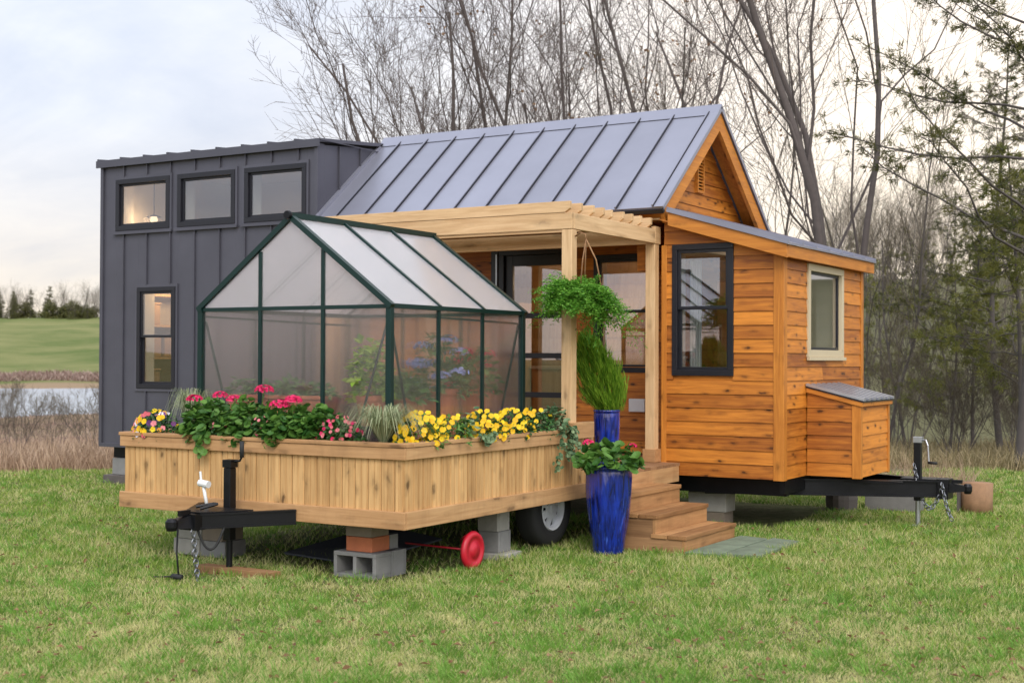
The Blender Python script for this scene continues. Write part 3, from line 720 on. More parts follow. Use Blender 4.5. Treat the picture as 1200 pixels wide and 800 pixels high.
o = MB().box(-2.95, -2.22, -4.60, -4.48, .0, .06, rnd=.6).build('plank', MT['oldwood'], bevel=.003); solo(tag(o, 'short timber plank on the grass under the jack foot', 'plank'), (-2.6, -4.5, 0))
M = MB(); M.lathe([(0, 0), (.16, 0), (.17, .12), (.15, .27), (0, .28)], (-.16, 2.30, 0), 18, wob=lambda t, h: .06 * math.sin(3 * t) + .03 * math.sin(7 * t))
solo(tag(M.build('stump', MT['darkbark']), 'short dark tree stump on the grass below the house tongue', 'stump'), (-.16, 2.3, 0))
o = brick('concrete_block', 'long grey concrete block lying behind the house tongue', .06, .62, 2.45, 2.75, 0, .22, 'concrete', 'block')
st = thing('stump', 'pale split log standing on the grass beyond the coupler', 'log', (1.18, 2.72, 0))
M = MB(); M.lathe([(0, 0), (.16, 0), (.15, .15), (.155, .33), (0, .34)], (1.18, 2.72, 0), 16, wob=lambda t, h: .05 * math.sin(2 * t + 1 + h * 3) + .06 * math.sin(7 * t + h * 5)); M.build('log', MT['stumpwood'], st, smooth=True)
M = MB(); M.box(1.0, 1.03, 2.60, 2.78, 0, .30); M.build('bark_slab', MT['darkbark'], st)
brick('concrete_block', 'large pale block on the ground behind the steps', -1.10, -.70, .35, .60, .12, .31, 'concrete_pale', 'block')
brick('concrete_block', 'darker base slab under the pale block behind the steps', -1.08, -.72, .36, .60, 0, .118, 'brick_grey', 'block')
brick('concrete_block', 'small grey block touching the chassis, left of the two behind the steps', -1.04, -.90, .38, .56, .312, .49, 'concrete', 'block')
brick('concrete_block', 'small brown block touching the chassis, right of the two behind the steps', -.83, -.70, .38, .56, .312, .49, 'brick_grey', 'block')
brick('concrete_block', 'weathered block under the far left corner of the grey box', -9.02, -8.72, .1, .5, .12, .33, 'concrete', 'block')
brick('timber_block', 'dark timber pad on the grass under the far left corner', -9.1, -8.6, .02, .42, 0, .118, 'darkbark', 'block')
for i, (x0, x1) in enumerate([(-.19, .10), (.115, .40)]):
    M = MB(); M.hexa([(x0, -1.80 + .1 * i, .004), (x1, -1.76 + .1 * i, .004), (x0, -.55, .004), (x1 - .01, -.62, .004), (x0, -1.80 + .1 * i, .034), (x1, -1.76 + .1 * i, .034), (x0, -.55, .034), (x1 - .01, -.62, .034)])
    solo(tag(M.build('paving_slab', MT['slate'], bevel=.006), ['mossy grey paving slab butted against the bottom step', 'mossy grey paving slab farther out from the bottom step'][i], 'paving slab'), ((x0 + x1) / 2, -1.2, .004))
# steps
ST = thing('steps', 'brown wooden steps of three treads leading up to the porch deck', 'steps', (-.6, -1.3, 0))
sy0, sy1 = -1.72, -.62
for k, (xf, zt) in enumerate([(-.22, .15), (-.49, .31), (-.76, .47)]):
    zb_ = 0 if k == 0 else (.0)
    for a_, b_ in ((xf - .31, xf - .165), (xf - .155, xf + .012)):
        MB().box(a_, b_, sy0 - .012, sy1 + .012, zt - .035, zt).build('tread', MT['step_y'], ST, bevel=.004)
    MB().box(xf - .028, xf, sy0, sy1, max(0, zt - .16), zt - .036).build('riser', MT['step_y'], ST, bevel=.002)
for yy in (sy0 + .001, sy1 - .03):
    for k, (xf, zt) in enumerate([(-.22, .15), (-.49, .31), (-.76, .47)]):
        MB().box(-1.02, xf - .029, yy + (k * .002 if yy < -1 else -k * .002), yy + .028, .001, zt - .037).build('side_board', MT['oldwood'], ST, bevel=.002)

# ------------------------------------------------------------------ porch trailer with planter sides
T = thing('porch_trailer', 'porch trailer with pale beadboard planter sides and black tongue', 'trailer', (-2.6, -2.2, .0))
px0, px1, py0 = -4.03, -1.24, -4.31
PZ0, PZ1 = .41, 1.017
YE = -1.42
M = MB(); M.box(px0 + .04, px1 - .05, py0 + .05, -.03, .55, .59, rnd=.5); M.box(px1 - .05, -1.055, -1.40, -.03, .55, .59, rnd=.5)
for x in (-3.2, -2.1): M.box(x - .04, x + .04, py0 + .05, -.05, .42, .549, rnd=.5)
for y in np.arange(py0 + .2, -.2, .6): M.box(px0 + .05, px1 - .05, y - .025, y + .025, .46, .548, rnd=.5)
M.build('chassis', MT['blacksteel'], T)
M = MB(); y = py0 + .42
while y < -.04: M.box(px0 + .05, -1.03 if y > -1.44 else px1 - .045, y, y + .135, .5905, .618); y += .14
M.build('deck', MT['deck_x'], T)
# beadboard panels
def bead(M, F, u0, u1, z0, z1):
    u = u0
    while u < u1 - .01:
        e = min(u + .118, u1); rv = random.random()
        M.box(u + .003, e - .003, -.018, .0, z0, z1, F, rv); mu = (u + e) / 2
        if e - u > .06: M.box(u + .010, mu - .003, .0003, .003, z0, z1, F, rv); M.box(mu + .003, e - .010, .0003, .003, z0, z1, F, rv)
        u = e
    M.box(u0, u1, -.036, -.019, z0, z1, F, .5)
Ff = FA(py0); Fr = FE(px1)
M = MB(); bead(M, Ff, px0, px1, PZ0 + .02, PZ1 - .04); M.build('front_panel', MT['bead_z'], T)
M = MB(); bead(M, Fr, py0, YE, PZ0 + .02, PZ1 - .04); M.build('side_panel', MT['bead_z'], T)
Fl = lambda u, w, z: (px0 - w, u, z)
M = MB(); bead(M, Fl, py0, -.1, PZ0 + .02, PZ1 - .04); M.build('side_panel', MT['bead_z'], T)
M = MB(); M.box(px0 - .03, px1 + .0325, .0035, .032, PZ0, PZ0 + .125, Ff, .6); M.box(px0 - .03, px1 + .0325, .0035, .028, PZ1 - .115, PZ1 - .03, Ff, .7)
M.build('front_board', MT['rail_x'], T, bevel=.004)
M = MB(); M.box(py0 - .0030, YE, .0035, .034, PZ0, PZ0 + .125, Fr, .7); M.box(py0 - .003, -1.86, .0035, .030, PZ1 - .115, PZ1 - .03, Fr, .9)
M.build('side_board', MT['rail_y'], T, bevel=.004)
M = MB(); M.box(px0 - .038, px1 + .036, -.075, .036, PZ1 - .028, PZ1, Ff, .2); M.build('front_cap', MT['rail_x'], T, bevel=.004)
for fr_, ye_ in ((Fr, -1.86), (Fl, -.1)): MB().box(py0 + .078, ye_, -.075, .038, PZ1 - .0275, PZ1 + .0005, fr_, .3).build('side_cap', MT['rail_y'], T, bevel=.004)
M = MB(); M.box(-1.86, -1.50, -.02, .05, PZ1 - .085, PZ1 + .055, Fr, .5); M.build('post_board', MT['rail_y'], T, bevel=.004)
M = MB(); M.box(-1.05, -1.03, -1.42, -.03, .44, .59, rnd=.5); M.build('deck_fascia', MT['rail_y'], T, bevel=.003)
M = MB(); M.box(px0 + .04, px1 - .04, py0 + .04, py0 + .38, .62, .96, rnd=.5); M.box(px1 - .41, px1 - .04, py0 + .38, -1.9, .62, .96, rnd=.5); M.box(px0 + .04, px0 + .38, py0 + .38, -1.0, .62, .96, rnd=.5)
M.build('soil', MT['soil'], T)
# tongue
M = MB()
cb = cbeam
cbeam((-2.19, -4.35, .445), (-2.60, -4.97, .445), .11, .05); cbeam((-3.12, -4.35, .445), (-2.70, -4.97, .445), .11, .05)
M.box(-2.73, -2.57, -5.00, -4.86, .385, .50); M.prism([(-2.38, -4.60, .502), (-2.92, -4.60, .502), (-2.72, -4.94, .502), (-2.58, -4.94, .502)], (0, 0, .009))
for x in (-2.19, -3.12): M.box(x - .03, x + .03, -4.34, -3.5, .425, .485)
M.tube([(-2.62, -4.90, .53), (-2.55, -4.80, .56), (-2.66, -4.72, .55), (-2.74, -4.82, .53)], .012, 6)
tt = M.build('tongue', MT['blacksteel'], T)
M = MB(); M.hexa([(-2.69, -5.13, .41), (-2.61, -5.13, .41), (-2.71, -5.0, .40), (-2.59, -5.0, .40), (-2.68, -5.13, .47), (-2.62, -5.13, .47), (-2.69, -5.0, .49), (-2.61, -5.0, .49)])
M.lathe([(0, -.045), (.035, -.045), (.045, -.02), (.045, .02), (.03, .04), (0, .045)], (-2.65, -5.15, .44), 14); M.box(-2.665, -2.635, -5.08, -4.98, .49, .53)
M.build('coupler', MT['blacksteel'], tt)
JX, JY = -2.68, -4.53
jack(tt, JX, JY, .86, cap='blacksteel')
chain(tt, sag((-2.60, -4.99, .39), (-2.57, -4.97, .03), .01))
M = MB(); M.tube(sag((-2.60, -4.95, .40), (-2.48, -4.80, .40), .16), .010, 6); M.tube([(-2.72, -5.02, .41), (-2.72, -5.03, .22), (-2.73, -5.0, .06)], .007, 6); M.build('cable', MT['rubber'], tt, smooth=True)
M = MB(); M.tube([(-2.80, -4.99, .04), (-2.70, -5.0, .045)], .020, 8); M.tube([(-2.98, -5.0, .022), (-2.80, -4.99, .04)], .006, 6); M.build('plug', MT['rubber'], tt, smooth=True)
# wheel
wx, wy, wr_ = -1.36, -1.93, .335
wh = MB(); wh.lathe([(.19, -.02), (.20, .0), (.27, .006), (.31, .0), (.333, -.03), (.335, -.09), (.335, -.13), (.333, -.17), (.31, -.20), (.20, -.20), (.19, -.18), (.19, -.02)], (wx, wy, wr_), 56, 'x', wob=lambda t, h: .006 * (1 if int(t * 20) % 2 else 0) if h < -.02 else 0)
W0 = wh.build('wheel', MT['rubber'], T, smooth=True)
M = MB(); M.lathe([(.195, -.01), (.188, .004), (.17, -.004), (.165, -.035), (.16, -.05)], (wx, wy, wr_), 48, 'x')
for k in range(7):
    a_ = k * 2 * math.pi / 7; da = .27
    def q(r, t, h): return (wx + h, wy + r * math.cos(t), wr_ + r * math.sin(t))
    M.hexa([q(.06, a_ - .5, -.022), q(.06, a_ + .5, -.022), q(.163, a_ - da, -.052), q(.163, a_ + da, -.052), q(.06, a_ - .5, -.010), q(.06, a_ + .5, -.010), q(.163, a_ - da, -.040), q(.163, a_ + da, -.040)])
M.lathe([(0, .0), (.035, .0), (.05, -.008), (.085, -.010), (.09, -.025), (0, -.03)], (wx, wy, wr_), 24, 'x')
M.build('rim', MT['wheelwhite'], W0, smooth=False)
M = MB(); M.lathe([(0, -.056), (.188, -.056), (.188, -.09), (0, -.09)], (wx, wy, wr_), 24, 'x'); M.build('brake_drum', MT['blacksteel'], W0)
M = MB(); M.tube([(wx - .15, wy, wr_), (-3.7, wy, wr_)], .035, 10); M.build('axle', MT['blacksteel'], T)
# white tap on the tongue
wt = thing('water_tap', 'small white standpipe tap beside the black trailer jack', 'tap', (-2.80, -4.68, .51))
M = MB(); M.tube([(-2.76, -4.68, .505), (-2.785, -4.68, .60), (-2.80, -4.68, .665)], .013, 10); M.build('pipe', MT['whitepaint'], wt, smooth=True)
M = MB(); M.tube([(-2.84, -4.68, .69), (-2.75, -4.68, .68)], .027, 12); M.tube([(-2.825, -4.68, .70), (-2.835, -4.68, .775)], .009, 8); M.build('head', MT['whitepaint'], wt)

# ------------------------------------------------------------------ pergola
G = thing('pergola', 'pale pine pergola with rafters over the porch deck', 'pergola', (-2.6, -.9, .62))
PXX = -1.29
M = MB(); M.box(PXX - .05, PXX + .05, -1.84, -1.74, .62, 2.75); M.build('post', MT['pine_z'], G, bevel=.006)
pb = MB().box(PXX - .05, PXX + .05, -.15, -.05, .62, 2.75).build('post', MT['pine_z'], G, bevel=.006)
MB().box(PXX - .068, PXX + .068, -.168, -.0315, .621, .75).build('base_block', MT['rail_x'], pb, bevel=.004)
for y in (-1.79, -.10): MB().box(-3.95, -3.85, y - .05, y + .05, .62, 2.75).build('post', MT['pine_z'], G, bevel=.006)
MB().box(-4.0, PXX + .052, -1.845, -1.80, 2.752, 2.895).build('beam', MT['pine_x'], G, bevel=.004)
MB().box(-4.0, PXX + .0, -.10, -.055, 2.752, 2.895).build('beam', MT['pine_x'], G, bevel=.004)
for x in (PXX + .0545, -3.97): MB().box(x - .045, x, -1.799, -.028, 2.753, 2.893).build('beam', MT['pine_y'], G, bevel=.004)
MB().box(PXX + .01, PXX + .058, -.15, -.0285, 2.75, 2.92).build('beam_block', MT['pine_y'], G, bevel=.004)
ys = np.linspace(-1.83, -.22, 9)
for i, y in enumerate(ys):
    e = -1.25 + random.uniform(-.012, .012)
    M = MB(); M.prism([(-4.05, y - .02, 2.897), (e - .05, y - .02, 2.897), (e, y - .02, 2.93), (e, y - .02, 2.995), (-4.05, y - .02, 2.995)], (0, .04, 0))
    M.build('rafter', MT['pine_x'], G, bevel=.003)

# ------------------------------------------------------------------ greenhouse
gx1, gy0, gw, gl = -1.69, -3.87, 1.93, 1.95
gx0 = gx1 - gw; gy1 = gy0 + gl; gzb, gze, gzr = .62, 2.02, 2.73; gxm = (gx0 + gx1) / 2
GH = thing('greenhouse', 'small greenhouse with dark green frame and milky panels on the trailer', 'greenhouse', (gxm, (gy0 + gy1) / 2, gzb))
def zg(x): return gzr - abs(x - gxm) / (gw / 2) * (gzr - gze)
def bar(name, a, b, w=.022, h=.030, up=(0, 0, 1), parent=None): return MB().beam(a, b, w, h, up, rnd=.5).build(name, MT['greenframe'], parent or GH)
for x in (gx0, gx1):
    for y in (gy0, gy1): MB().box(x - .024, x + .024, y - .024, y + .024, gzb, gze - .002, rnd=.5).build('corner_post', MT['greenframe'], GH, bevel=.003)
    bar('eave_rail', (x, gy0 - .03, gze), (x, gy1 + .03, gze), .045, .035)
    bar('base_rail', (x, gy0 + .025, gzb + .02), (x, gy1 - .025, gzb + .02), .04, .04)
    for k in (1, 2): bar('side_bar', (x, gy0 + gl * k / 3, gzb + .04), (x, gy0 + gl * k / 3, gze - .018), .022, .032, (0, 1, 0))
    bar('inner_rail', (x - .03 * np.sign(x - gxm), gy0 + .03, gze - .06), (x - .03 * np.sign(x - gxm), gy1 - .03, gze - .09), .012, .016)
bar('ridge_beam', (gxm, gy0 - .04, gzr + .02), (gxm, gy1 + .04, gzr + .02), .05, .045)
M = MB(); M.lathe([(0, -.02), (.032, -.02), (.036, 0), (.032, .015), (0, .02)], (gxm, gy0 - .045, gzr + .02), 14, 'y'); M.build('ridge_end_cap', MT['blacksteel'], GH)
for y in (gy0, gy1):
    bar('gable_rail', (gx0 + .025, y, gze - .004), (gx1 - .025, y, gze - .004), .026, .030)
    bar('base_rail', (gx0 + .025, y, gzb + .02), (gx1 - .025, y, gzb + .02), .04, .04)
    for s_ in (0, 1):
        x = gx1 if s_ else gx0
        bar('rafter_bar', (x + (.03 if s_ else -.03), y - (.012 if y == gy0 else -.012), gze - .005), (gxm, y - (.012 if y == gy0 else -.012), gzr + .01), .05 if s_ else .03, .042)
    for k in (1, 2):
        x = gx0 + gw * k / 3; bar('gable_bar', (x, y, gzb + .04), (x, y, zg(x) - .02), .030, .022, (0, 1, 0))
for k in (1, 2):
    for s_ in (-1, 1):
        y = gy0 + gl * k / 3; xe = gxm + s_ * (gw / 2 + .02); bar('roof_bar', (xe, y, gze + .012), (gxm + s_ * .02, y, gzr + .005), .026, .022)
for (xa, xb_, ya, yb_) in ((gx1 - .03, gx1 - .38, gy0 + .02, gy0 + .02), (gx0 + .03, gx0 + .38, gy0 + .02, gy0 + .02), (gx1 - .02, gx1 - .02, gy0 + .03, gy0 + .35), (gx1 - .02, gx1 - .02, gy1 - .03, gy1 - .42)):
    bar('brace', (xa, ya, gze - .10), (xb_, yb_, gzb + .25), .012, .016, (0, 1, 0) if xa != xb_ else (1, 0, 0))
def gpane(pts, th, mat='polycarb'):
    M = MB(); M.prism(pts, th, .5); M.build('panel', MT[mat], GH)
t3 = [0, 1, 2, 3]; e = .010
for k in range(3):
    ya, yb_ = gy0 + gl * k / 3 + e, gy0 + gl * (k + 1) / 3 - e
    for x, s_ in ((gx1, 1), (gx0, -1)):
        gpane([(x, ya, gzb + .03), (x, yb_, gzb + .03), (x, yb_, gze - .01), (x, ya, gze - .01)], (-.006 * s_, 0, 0))
        xe = gxm + s_ * (gw / 2 + .02)
        gpane([(xe, ya, gze + .004), (xe, yb_, gze + .004), (gxm, yb_, gzr + .002), (gxm, ya, gzr + .002)], (0, 0, .006), 'polycarb_roof')
    xa, xb_ = gx0 + gw * k / 3 + e, gx0 + gw * (k + 1) / 3 - e
    for y, s_ in ((gy0, -1), (gy1, 1)):
        gpane([(xa, y, gzb + .03), (xb_, y, gzb + .03), (xb_, y, gze - .012), (xa, y, gze - .012)], (0, -.006 * s_, 0))
        up = [(xa, y, gze + .012), (xb_, y, gze + .012), (xb_, y, zg(xb_) - .01)] + ([(gxm, y, gzr - .01)] if k == 1 else []) + [(xa, y, zg(xa) - .01)]
        if k == 0: up = [(xa + .03, y, gze + .012), (xb_, y, gze + .012), (xb_, y, zg(xb_) - .01)]
        if k == 2: up = [(xa, y, gze + .012), (xb_ - .03, y, gze + .012), (xa, y, zg(xa) - .01)]
        gpane(up, (0, -.006 * s_, 0), 'polycarb_gable')

# ------------------------------------------------------------------ leaves
def unit(v): return v / (np.linalg.norm(v, axis=-1, keepdims=True) + 1e-9)
def leaves(M, C, D, N, L, W, shape='leaf', rnd=None, cup=.15):
    """C base points, D leaf direction, N leaf normal (approx), L length, W width"""
    C = np.asarray(C, float); n = len(C); D = unit(np.asarray(D, float)); S = unit(np.cross(D, N)); U = unit(np.cross(S, D))
    L = np.broadcast_to(L, (n,))[:, None]; W = np.broadcast_to(W, (n,))[:, None]
    if rnd is None: rnd = rng.random(n)
    if shape == 'leaf':
        V = np.stack([C, C + D * L * .45 + S * W / 2 + U * W * cup, C + D * L - U * L * .1, C + D * L * .45 - S * W / 2 + U * W * cup], 1)
        b = np.arange(n)[:, None] * 4
        M.add(V.reshape(-1, 3), np.concatenate([b + [0, 1, 2], b + [0, 2, 3]]), np.concatenate([rnd, rnd]))
    elif shape == 'blade':
        V = np.stack([C - S * W / 2, C + S * W / 2, C + D * L * .55 + S * W * .35, C + D * L * .55 - S * W * .35, C + D * L - U * L * .22], 1)
        b = np.arange(n)[:, None] * 5
        M.add(V.reshape(-1, 3), b + [0, 1, 2, 3], rnd); M.F.append(b + [3, 2, 4] + (M.n - n * 5)); M.Rn.append(np.asarray(rnd))
    elif shape == 'round':
        th = np.array([0.35, 1.0, 1.7, 2.4, 3.14, 3.88, 4.58, 5.28, 5.93]) + 0.0
        rad = np.array([.9, 1.05, .95, 1.05, .95, 1.05, .95, 1.05, .9])
        V = [C + D * L * .5]
        for t, r in zip(th, rad):
            V.append(C + D * L * (.5 - .5 * r * np.cos(t)) + S * W * .5 * r * np.sin(t) + U * W * cup * 1.2)
        V = np.stack(V, 1); k = len(th); b = np.arange(n)[:, None] * (k + 1)
        Fs = np.concatenate([b + [0, 1 + i, 1 + (i + 1) % k] for i in range(k)])
        M.add(V.reshape(-1, 3), Fs, np.tile(rnd, k))
def sphere_dirs(n, up=0.0):
    v = unit(rng.normal(size=(n, 3))); v[:, 2] = np.abs(v[:, 2]) * (1 if up else 1) if up else v[:, 2]; return v
def mound(M, c, rx, ry, h, n, L, W, shape='leaf', droop=.2, cup=.15, base=0.):
    """leaves over a mound's outside and a little within"""
    d = sphere_dirs(n, 1); k = rng.uniform(.55, 1.0, n)[:, None] ** .5
    lump = 1 + .16 * np.sin(d[:, :1] * 5 + c[0] * 7) * np.cos(d[:, 1:2] * 4 + c[1] * 5)
    p = np.array(c) + d * k * lump * np.array([rx, ry, h]); 
    D = unit(d * [1, 1, .3] + rng.normal(size=(n, 3)) * .55 + [0, 0, -droop])
    N = unit(d * [.6, .6, 1] + [0, 0, .5] + rng.normal(size=(n, 3)) * .35)
    leaves(M, p, D, N, rng.uniform(.75, 1.35, n) * L, rng.uniform(.75, 1.35, n) * W, shape, cup=cup)
    return p
def stems(M, c, tips, r=.002):
    for t in tips: M.tube([c, ((np.array(c) + t) / 2 + [0, 0, .01]), t], [r, r * .8, r * .6], 4, cap=False)
def flowerhead(M, c, r, n=34, petal=.022):
    n = max(n, int(34 * (r / .048) ** 2)) if petal < .025 else n
    d = sphere_dirs(n); d[:, 2] = np.abs(d[:, 2]) * .9 - .15; p = np.array(c) + d * r * [1, 1, .7]
    S = unit(np.cross(d, rng.normal(size=(n, 3)))); leaves(M, p - S * petal / 2, S, d, petal, petal, 'round', cup=.25)
def pansy(M, c, face, size, rnd=None):
    face = unit(np.array(face, float)); a = unit(np.cross(face, [0.1, .2, 1.])); b = np.cross(face, a)
    C = []; D = []
    for k in range(5):
        t = k * 2 * math.pi / 5 + .3; C.append(c); D.append(a * math.cos(t) + b * math.sin(t) + face * .15)
    leaves(M, C, D, [face] * 5, size * .6, size * .62, 'round', rnd=np.full(5, random.random() if rnd is None else rnd), cup=.05)
ZS = .97
def geranium(x, y, r, h, label, heads, n=420, group=None):
    t = thing('geranium', label, 'flowering plant', (x, y, ZS), group)
    M = MB(); mound(M, (x, y, ZS + .02), r, r, h, n, .055, .060, 'round', .25, .10); mound(M, (x, y, ZS), r * .9, r * .9, h * .6, n // 2, .06, .06, 'round', .5)
    M.build('foliage', MT['geraniumleaf'], t)
    M2 = MB()
    for (hx, hy, hz, hr) in heads:
        M3 = MB(); flowerhead(M3, (x + hx, y + hy, ZS + hz), hr); M3.build('flower', MT['pink'], t)
        M2.tube([(x + hx * .4, y + hy * .4, ZS + .02), (x + hx * .8, y + hy * .8, ZS + hz * .6), (x + hx, y + hy, ZS + hz)], .0035, 5, cap=False)
    if heads: M2.build('stem', MT['geraniumleaf'], t, smooth=True)
    return t
yF = py0 + .20
geranium(-3.28, yF, .22, .30, 'green geranium with bright pink heads, nearest the striped grass at the planter left end', [(-.10, -.08, .32, .060), (.10, .0, .35, .055)])
geranium(-2.86, yF, .24, .29, 'geranium with two round pink heads in the middle of the front planter', [(-.12, -.05, .32, .062), (.14, .0, .40, .070)])
geranium(-2.42, yF - .02, .22, .25, 'leafy geranium with a large pink head, facing the black jack crank', [(-.04, -.10, .29, .075), (.06, -.06, .33, .065)], 440)
geranium(-2.14, yF, .17, .24, 'plain green geranium without open heads, left of the pink berries', [], 360)
M = MB()
def hang(x, y, name='geranium', label='drooping geranium shoot over the planter front edge'):
    M = MB(); n = 26; p = np.stack([rng.normal(x, .03, n), rng.normal(y, .02, n), ZS + .14 - rng.uniform(0, .22, n)], 1)
    leaves(M, p, np.tile([0, -.5, -.8], (n, 1)) + rng.normal(size=(n, 3)) * .3, np.tile([0, -1, .3], (n, 1)) + rng.normal(size=(n, 3)) * .2, .06, .06, 'round')
    return solo(tag(M.build(name, MT['geraniumleaf']), label, 'flowering plant'), (x, y, ZS))
hang(-3.12, py0 - .05)
def pansies(x, y, rx, ry, h, label, cols, nf, cat='flowering plant', name='pansy', leafm='darkleaf', size=.040, n=170, group=None):
    t = thing(name, label, cat, (x, y, ZS), group)
    M = MB(); mound(M, (x, y, ZS), rx, ry, h, n, .045, .022, 'leaf', .1); M.build('foliage', MT[leafm], t)
    by = {}
    for k in range(nf):
        d = sphere_dirs(1, 1)[0]; d[1] -= .35; d = d / np.linalg.norm(d); c = np.array([x, y, ZS + .015]) + d * [rx, ry, h] * 1.02
        by.setdefault(cols[k % len(cols)], []).append((c, d * [1, 1, .6] + [0.25, -.7, .1]))
    for m_, fl in by.items():
        for c, d in fl:
            M = MB(); pansy(M, c, d, size * random.uniform(.85, 1.2)); M.build('flower', MT[m_], t)
    return t
pansies(-3.80, yF - .07, .23, .16, .20, 'mixed yellow, white and pink pansies at the planter left end', ['yellow', 'whitepetal', 'palepink', 'orange', 'yellow', 'purple', 'palepink', 'yellow'], 66, n=460)
pansies(-3.06, py0 + .10, .12, .07, .17, 'small pink berried plant between the first two geraniums', ['palepink'], 14, name='berry_plant', size=.022)
pansies(-2.64, py0 + .09, .12, .07, .19, 'small pink berried plant below the largest pink head', ['palepink'], 16, name='berry_plant', size=.022)
pansies(-1.93, py0 + .14, .21, .12, .20, 'pink berried plant spreading left of the striped grass', ['palepink', 'pink', 'palepink'], 48, name='berry_plant', size=.026, n=420)
def sedge(x, y, r, h, label, n=260, lean=(0, 0)):
    M = MB()
    for k in range(n):
        a_ = random.uniform(0, 6.28); q_ = random.uniform(.25, 1.); L = random.uniform(.7, 1.1)
        dx, dy = math.cos(a_) * r * q_ + lean[0] * q_, math.sin(a_) * r * q_ + lean[1] * q_
        pts = [(x + dx * f * .12, y + dy * .12 * f, ZS) if f == 0 else (x + dx * f ** .95 * 1.1, y + dy * f ** .95 * 1.1, ZS + h * L * (math.sin(f * (1.3 + q_ * 1.55)))) for f in (0, .35, .7, 1.)]
        w_ = .0035; s_ = np.array([-dy, dx, 0]); s_ = s_ / (np.linalg.norm(s_) + 1e-9) * w_
        V = []
        for i, p in enumerate(pts): V += [np.array(p) - s_ * (1 - i * .28), np.array(p) + s_ * (1 - i * .28)]
        M.add(V, [(0, 1, 3, 2), (2, 3, 5, 4), (4, 5, 7, 6)])
    return solo(tag(M.build('ornamental_grass', MT['sedge'], fixn=False), label, 'grass plant'), (x, y, ZS))
sedge(-3.62, yF + .14, .26, .38, 'tuft of striped pale grass rising behind the mixed pansies', 380)
sedge(-1.53, py0 + .15, .36, .30, 'arching striped pale grass at the planter front corner', 560)
xR = px1 - .17
pansies(xR + .04, -3.92, .17, .24, 0.24, 'yellow pansies next to the striped corner grass', ['yellow'], 96, n=330, size=.036, leafm='geraniumleaf')
pansies(xR + .04, -3.52, .17, .24, 0.21, 'yellow pansies second along the planter side from the corner grass', ['yellow'], 57, n=330, size=.035, leafm='geraniumleaf')
pansies(xR + .04, -3.05, .17, .24, 0.22, 'yellow pansies midway along the planter side', ['yellow'], 85, n=330, size=.036, leafm='darkleaf')
pansies(xR + .04, -2.62, .17, .24, 0.22, 'yellow pansies in front of the greenhouse far corner', ['yellow'], 67, n=330, size=.036, leafm='darkleaf')
pansies(xR + .03, -2.22, .16, .22, .22, 'sparse yellow pansies growing into the ivy', ['yellow'], 20, n=330, size=.038, leafm='darkleaf')
def ivy(x, y, label, drop=.32, n=170, spread=.14, m='ivyleaf'):
    M = MB()
    mound(M, (x, y, ZS + .02), spread, spread, .22, n // 2, .050, .050, 'round', .3)
    for k in range(5):
        yy = y + random.uniform(-spread, spread); L = drop * random.uniform(.5, 1.05); m_ = int(n / 8)
        f = np.sort(rng.random(m_)); p = np.stack([np.full(m_, px1 + .065) + rng.normal(0, .012, m_), yy + .05 * np.sin(f * 4 + k) + rng.normal(0, .015, m_), PZ1 + .04 - f * L], 1)
        leaves(M, p, np.tile([.25, 0, -.8], (m_, 1)) + rng.normal(size=(m_, 3)) * .4, np.tile([1, -.3, .3], (m_, 1)) + rng.normal(size=(m_, 3)) * .3, .036, .036, 'round')
    return solo(tag(M.build('ivy', MT[m]), label, 'ivy'), (x, y, ZS))
ivy(xR + .08, -2.02, 'variegated ivy trailing far down the planter side by the post', .40, 300, .15)
ivy(xR + .07, -3.28, 'short ivy sprig spilling over the planter side between yellow pansies', .09, 90, .08)

# ------------------------------------------------------------------ pots
def potprof(h, rt, rb, th=.018):
    pr = [(0, 0), (rb, 0), (rb * 1.02, .01)]
    for f in np.linspace(.08, .94, 10): pr.append((rb + (rt - rb) * (math.sin(f * math.pi * .58)) , h * f))
    pr += [(rt * .985, h * .965), (rt * 1.03, h * .97), (rt * 1.04, h * .985), (rt * 1.02, h), (rt - th, h), (rt - th * 1.3, h * .93), (0, h * .93)]
    return pr
bp_ = thing('potted_geranium', 'tall glossy blue urn planted with a pink geranium beside the steps', 'potted plant', (-.815, -1.955, 0))
M = MB(); M.lathe(potprof(.73, .195, .125), (-.815, -1.955, 0), 64, wob=lambda t, h: .008 * math.sin(t * 9 + 3 * math.sin(h * 6)) + .005 * math.sin(t * 21 + h * 9)); M.build('urn', MT['blueglaze'], bp_, smooth=True)
M = MB(); mound(M, (-.815, -1.955, .72), .24, .24, .19, 230, .075, .08, 'round', .35); M.build('foliage', MT['geraniumleaf'], bp_)
for q_ in ((-.13, -.12, .20, .045), (.17, .10, .17, .035)):
    M = MB(); flowerhead(M, (-.815 + q_[0], -1.955 + q_[1], .72 + q_[2]), q_[3]); M.build('flower', MT['pink'], bp_)
bc = thing('potted_cypress', 'slim blue pot on the deck holding a feathery upright evergreen', 'potted plant', (-1.17, -1.30, .62))
M = MB(); M.lathe(potprof(.55, .118, .085, .012), (-1.17, -1.30, .62), 48, wob=lambda t, h: .012 * math.sin(t * 8)); M.build('pot', MT['blueglaze'], bc, smooth=True)
M = MB(); n = 4200
f = rng.random(n); th = rng.uniform(0, 6.28, n); prof = np.interp(f, [0, .12, .35, .65, .88, 1], [.10, .165, .205, .17, .09, .02])
rad = prof * rng.uniform(.2, 1., n) ** .6 * (1 + .16 * np.sin(th * 5 + f * 9) + .1 * np.sin(th * 9 - f * 14)); cx_ = -1.17 - (.20 * f ** 1.3 - .02) * RT[0]; cy_ = -1.30 - (.20 * f ** 1.3 - .02) * RT[1]
p = np.stack([cx_ + np.cos(th) * rad, cy_ + np.sin(th) * rad, 1.14 + f * .64], 1)
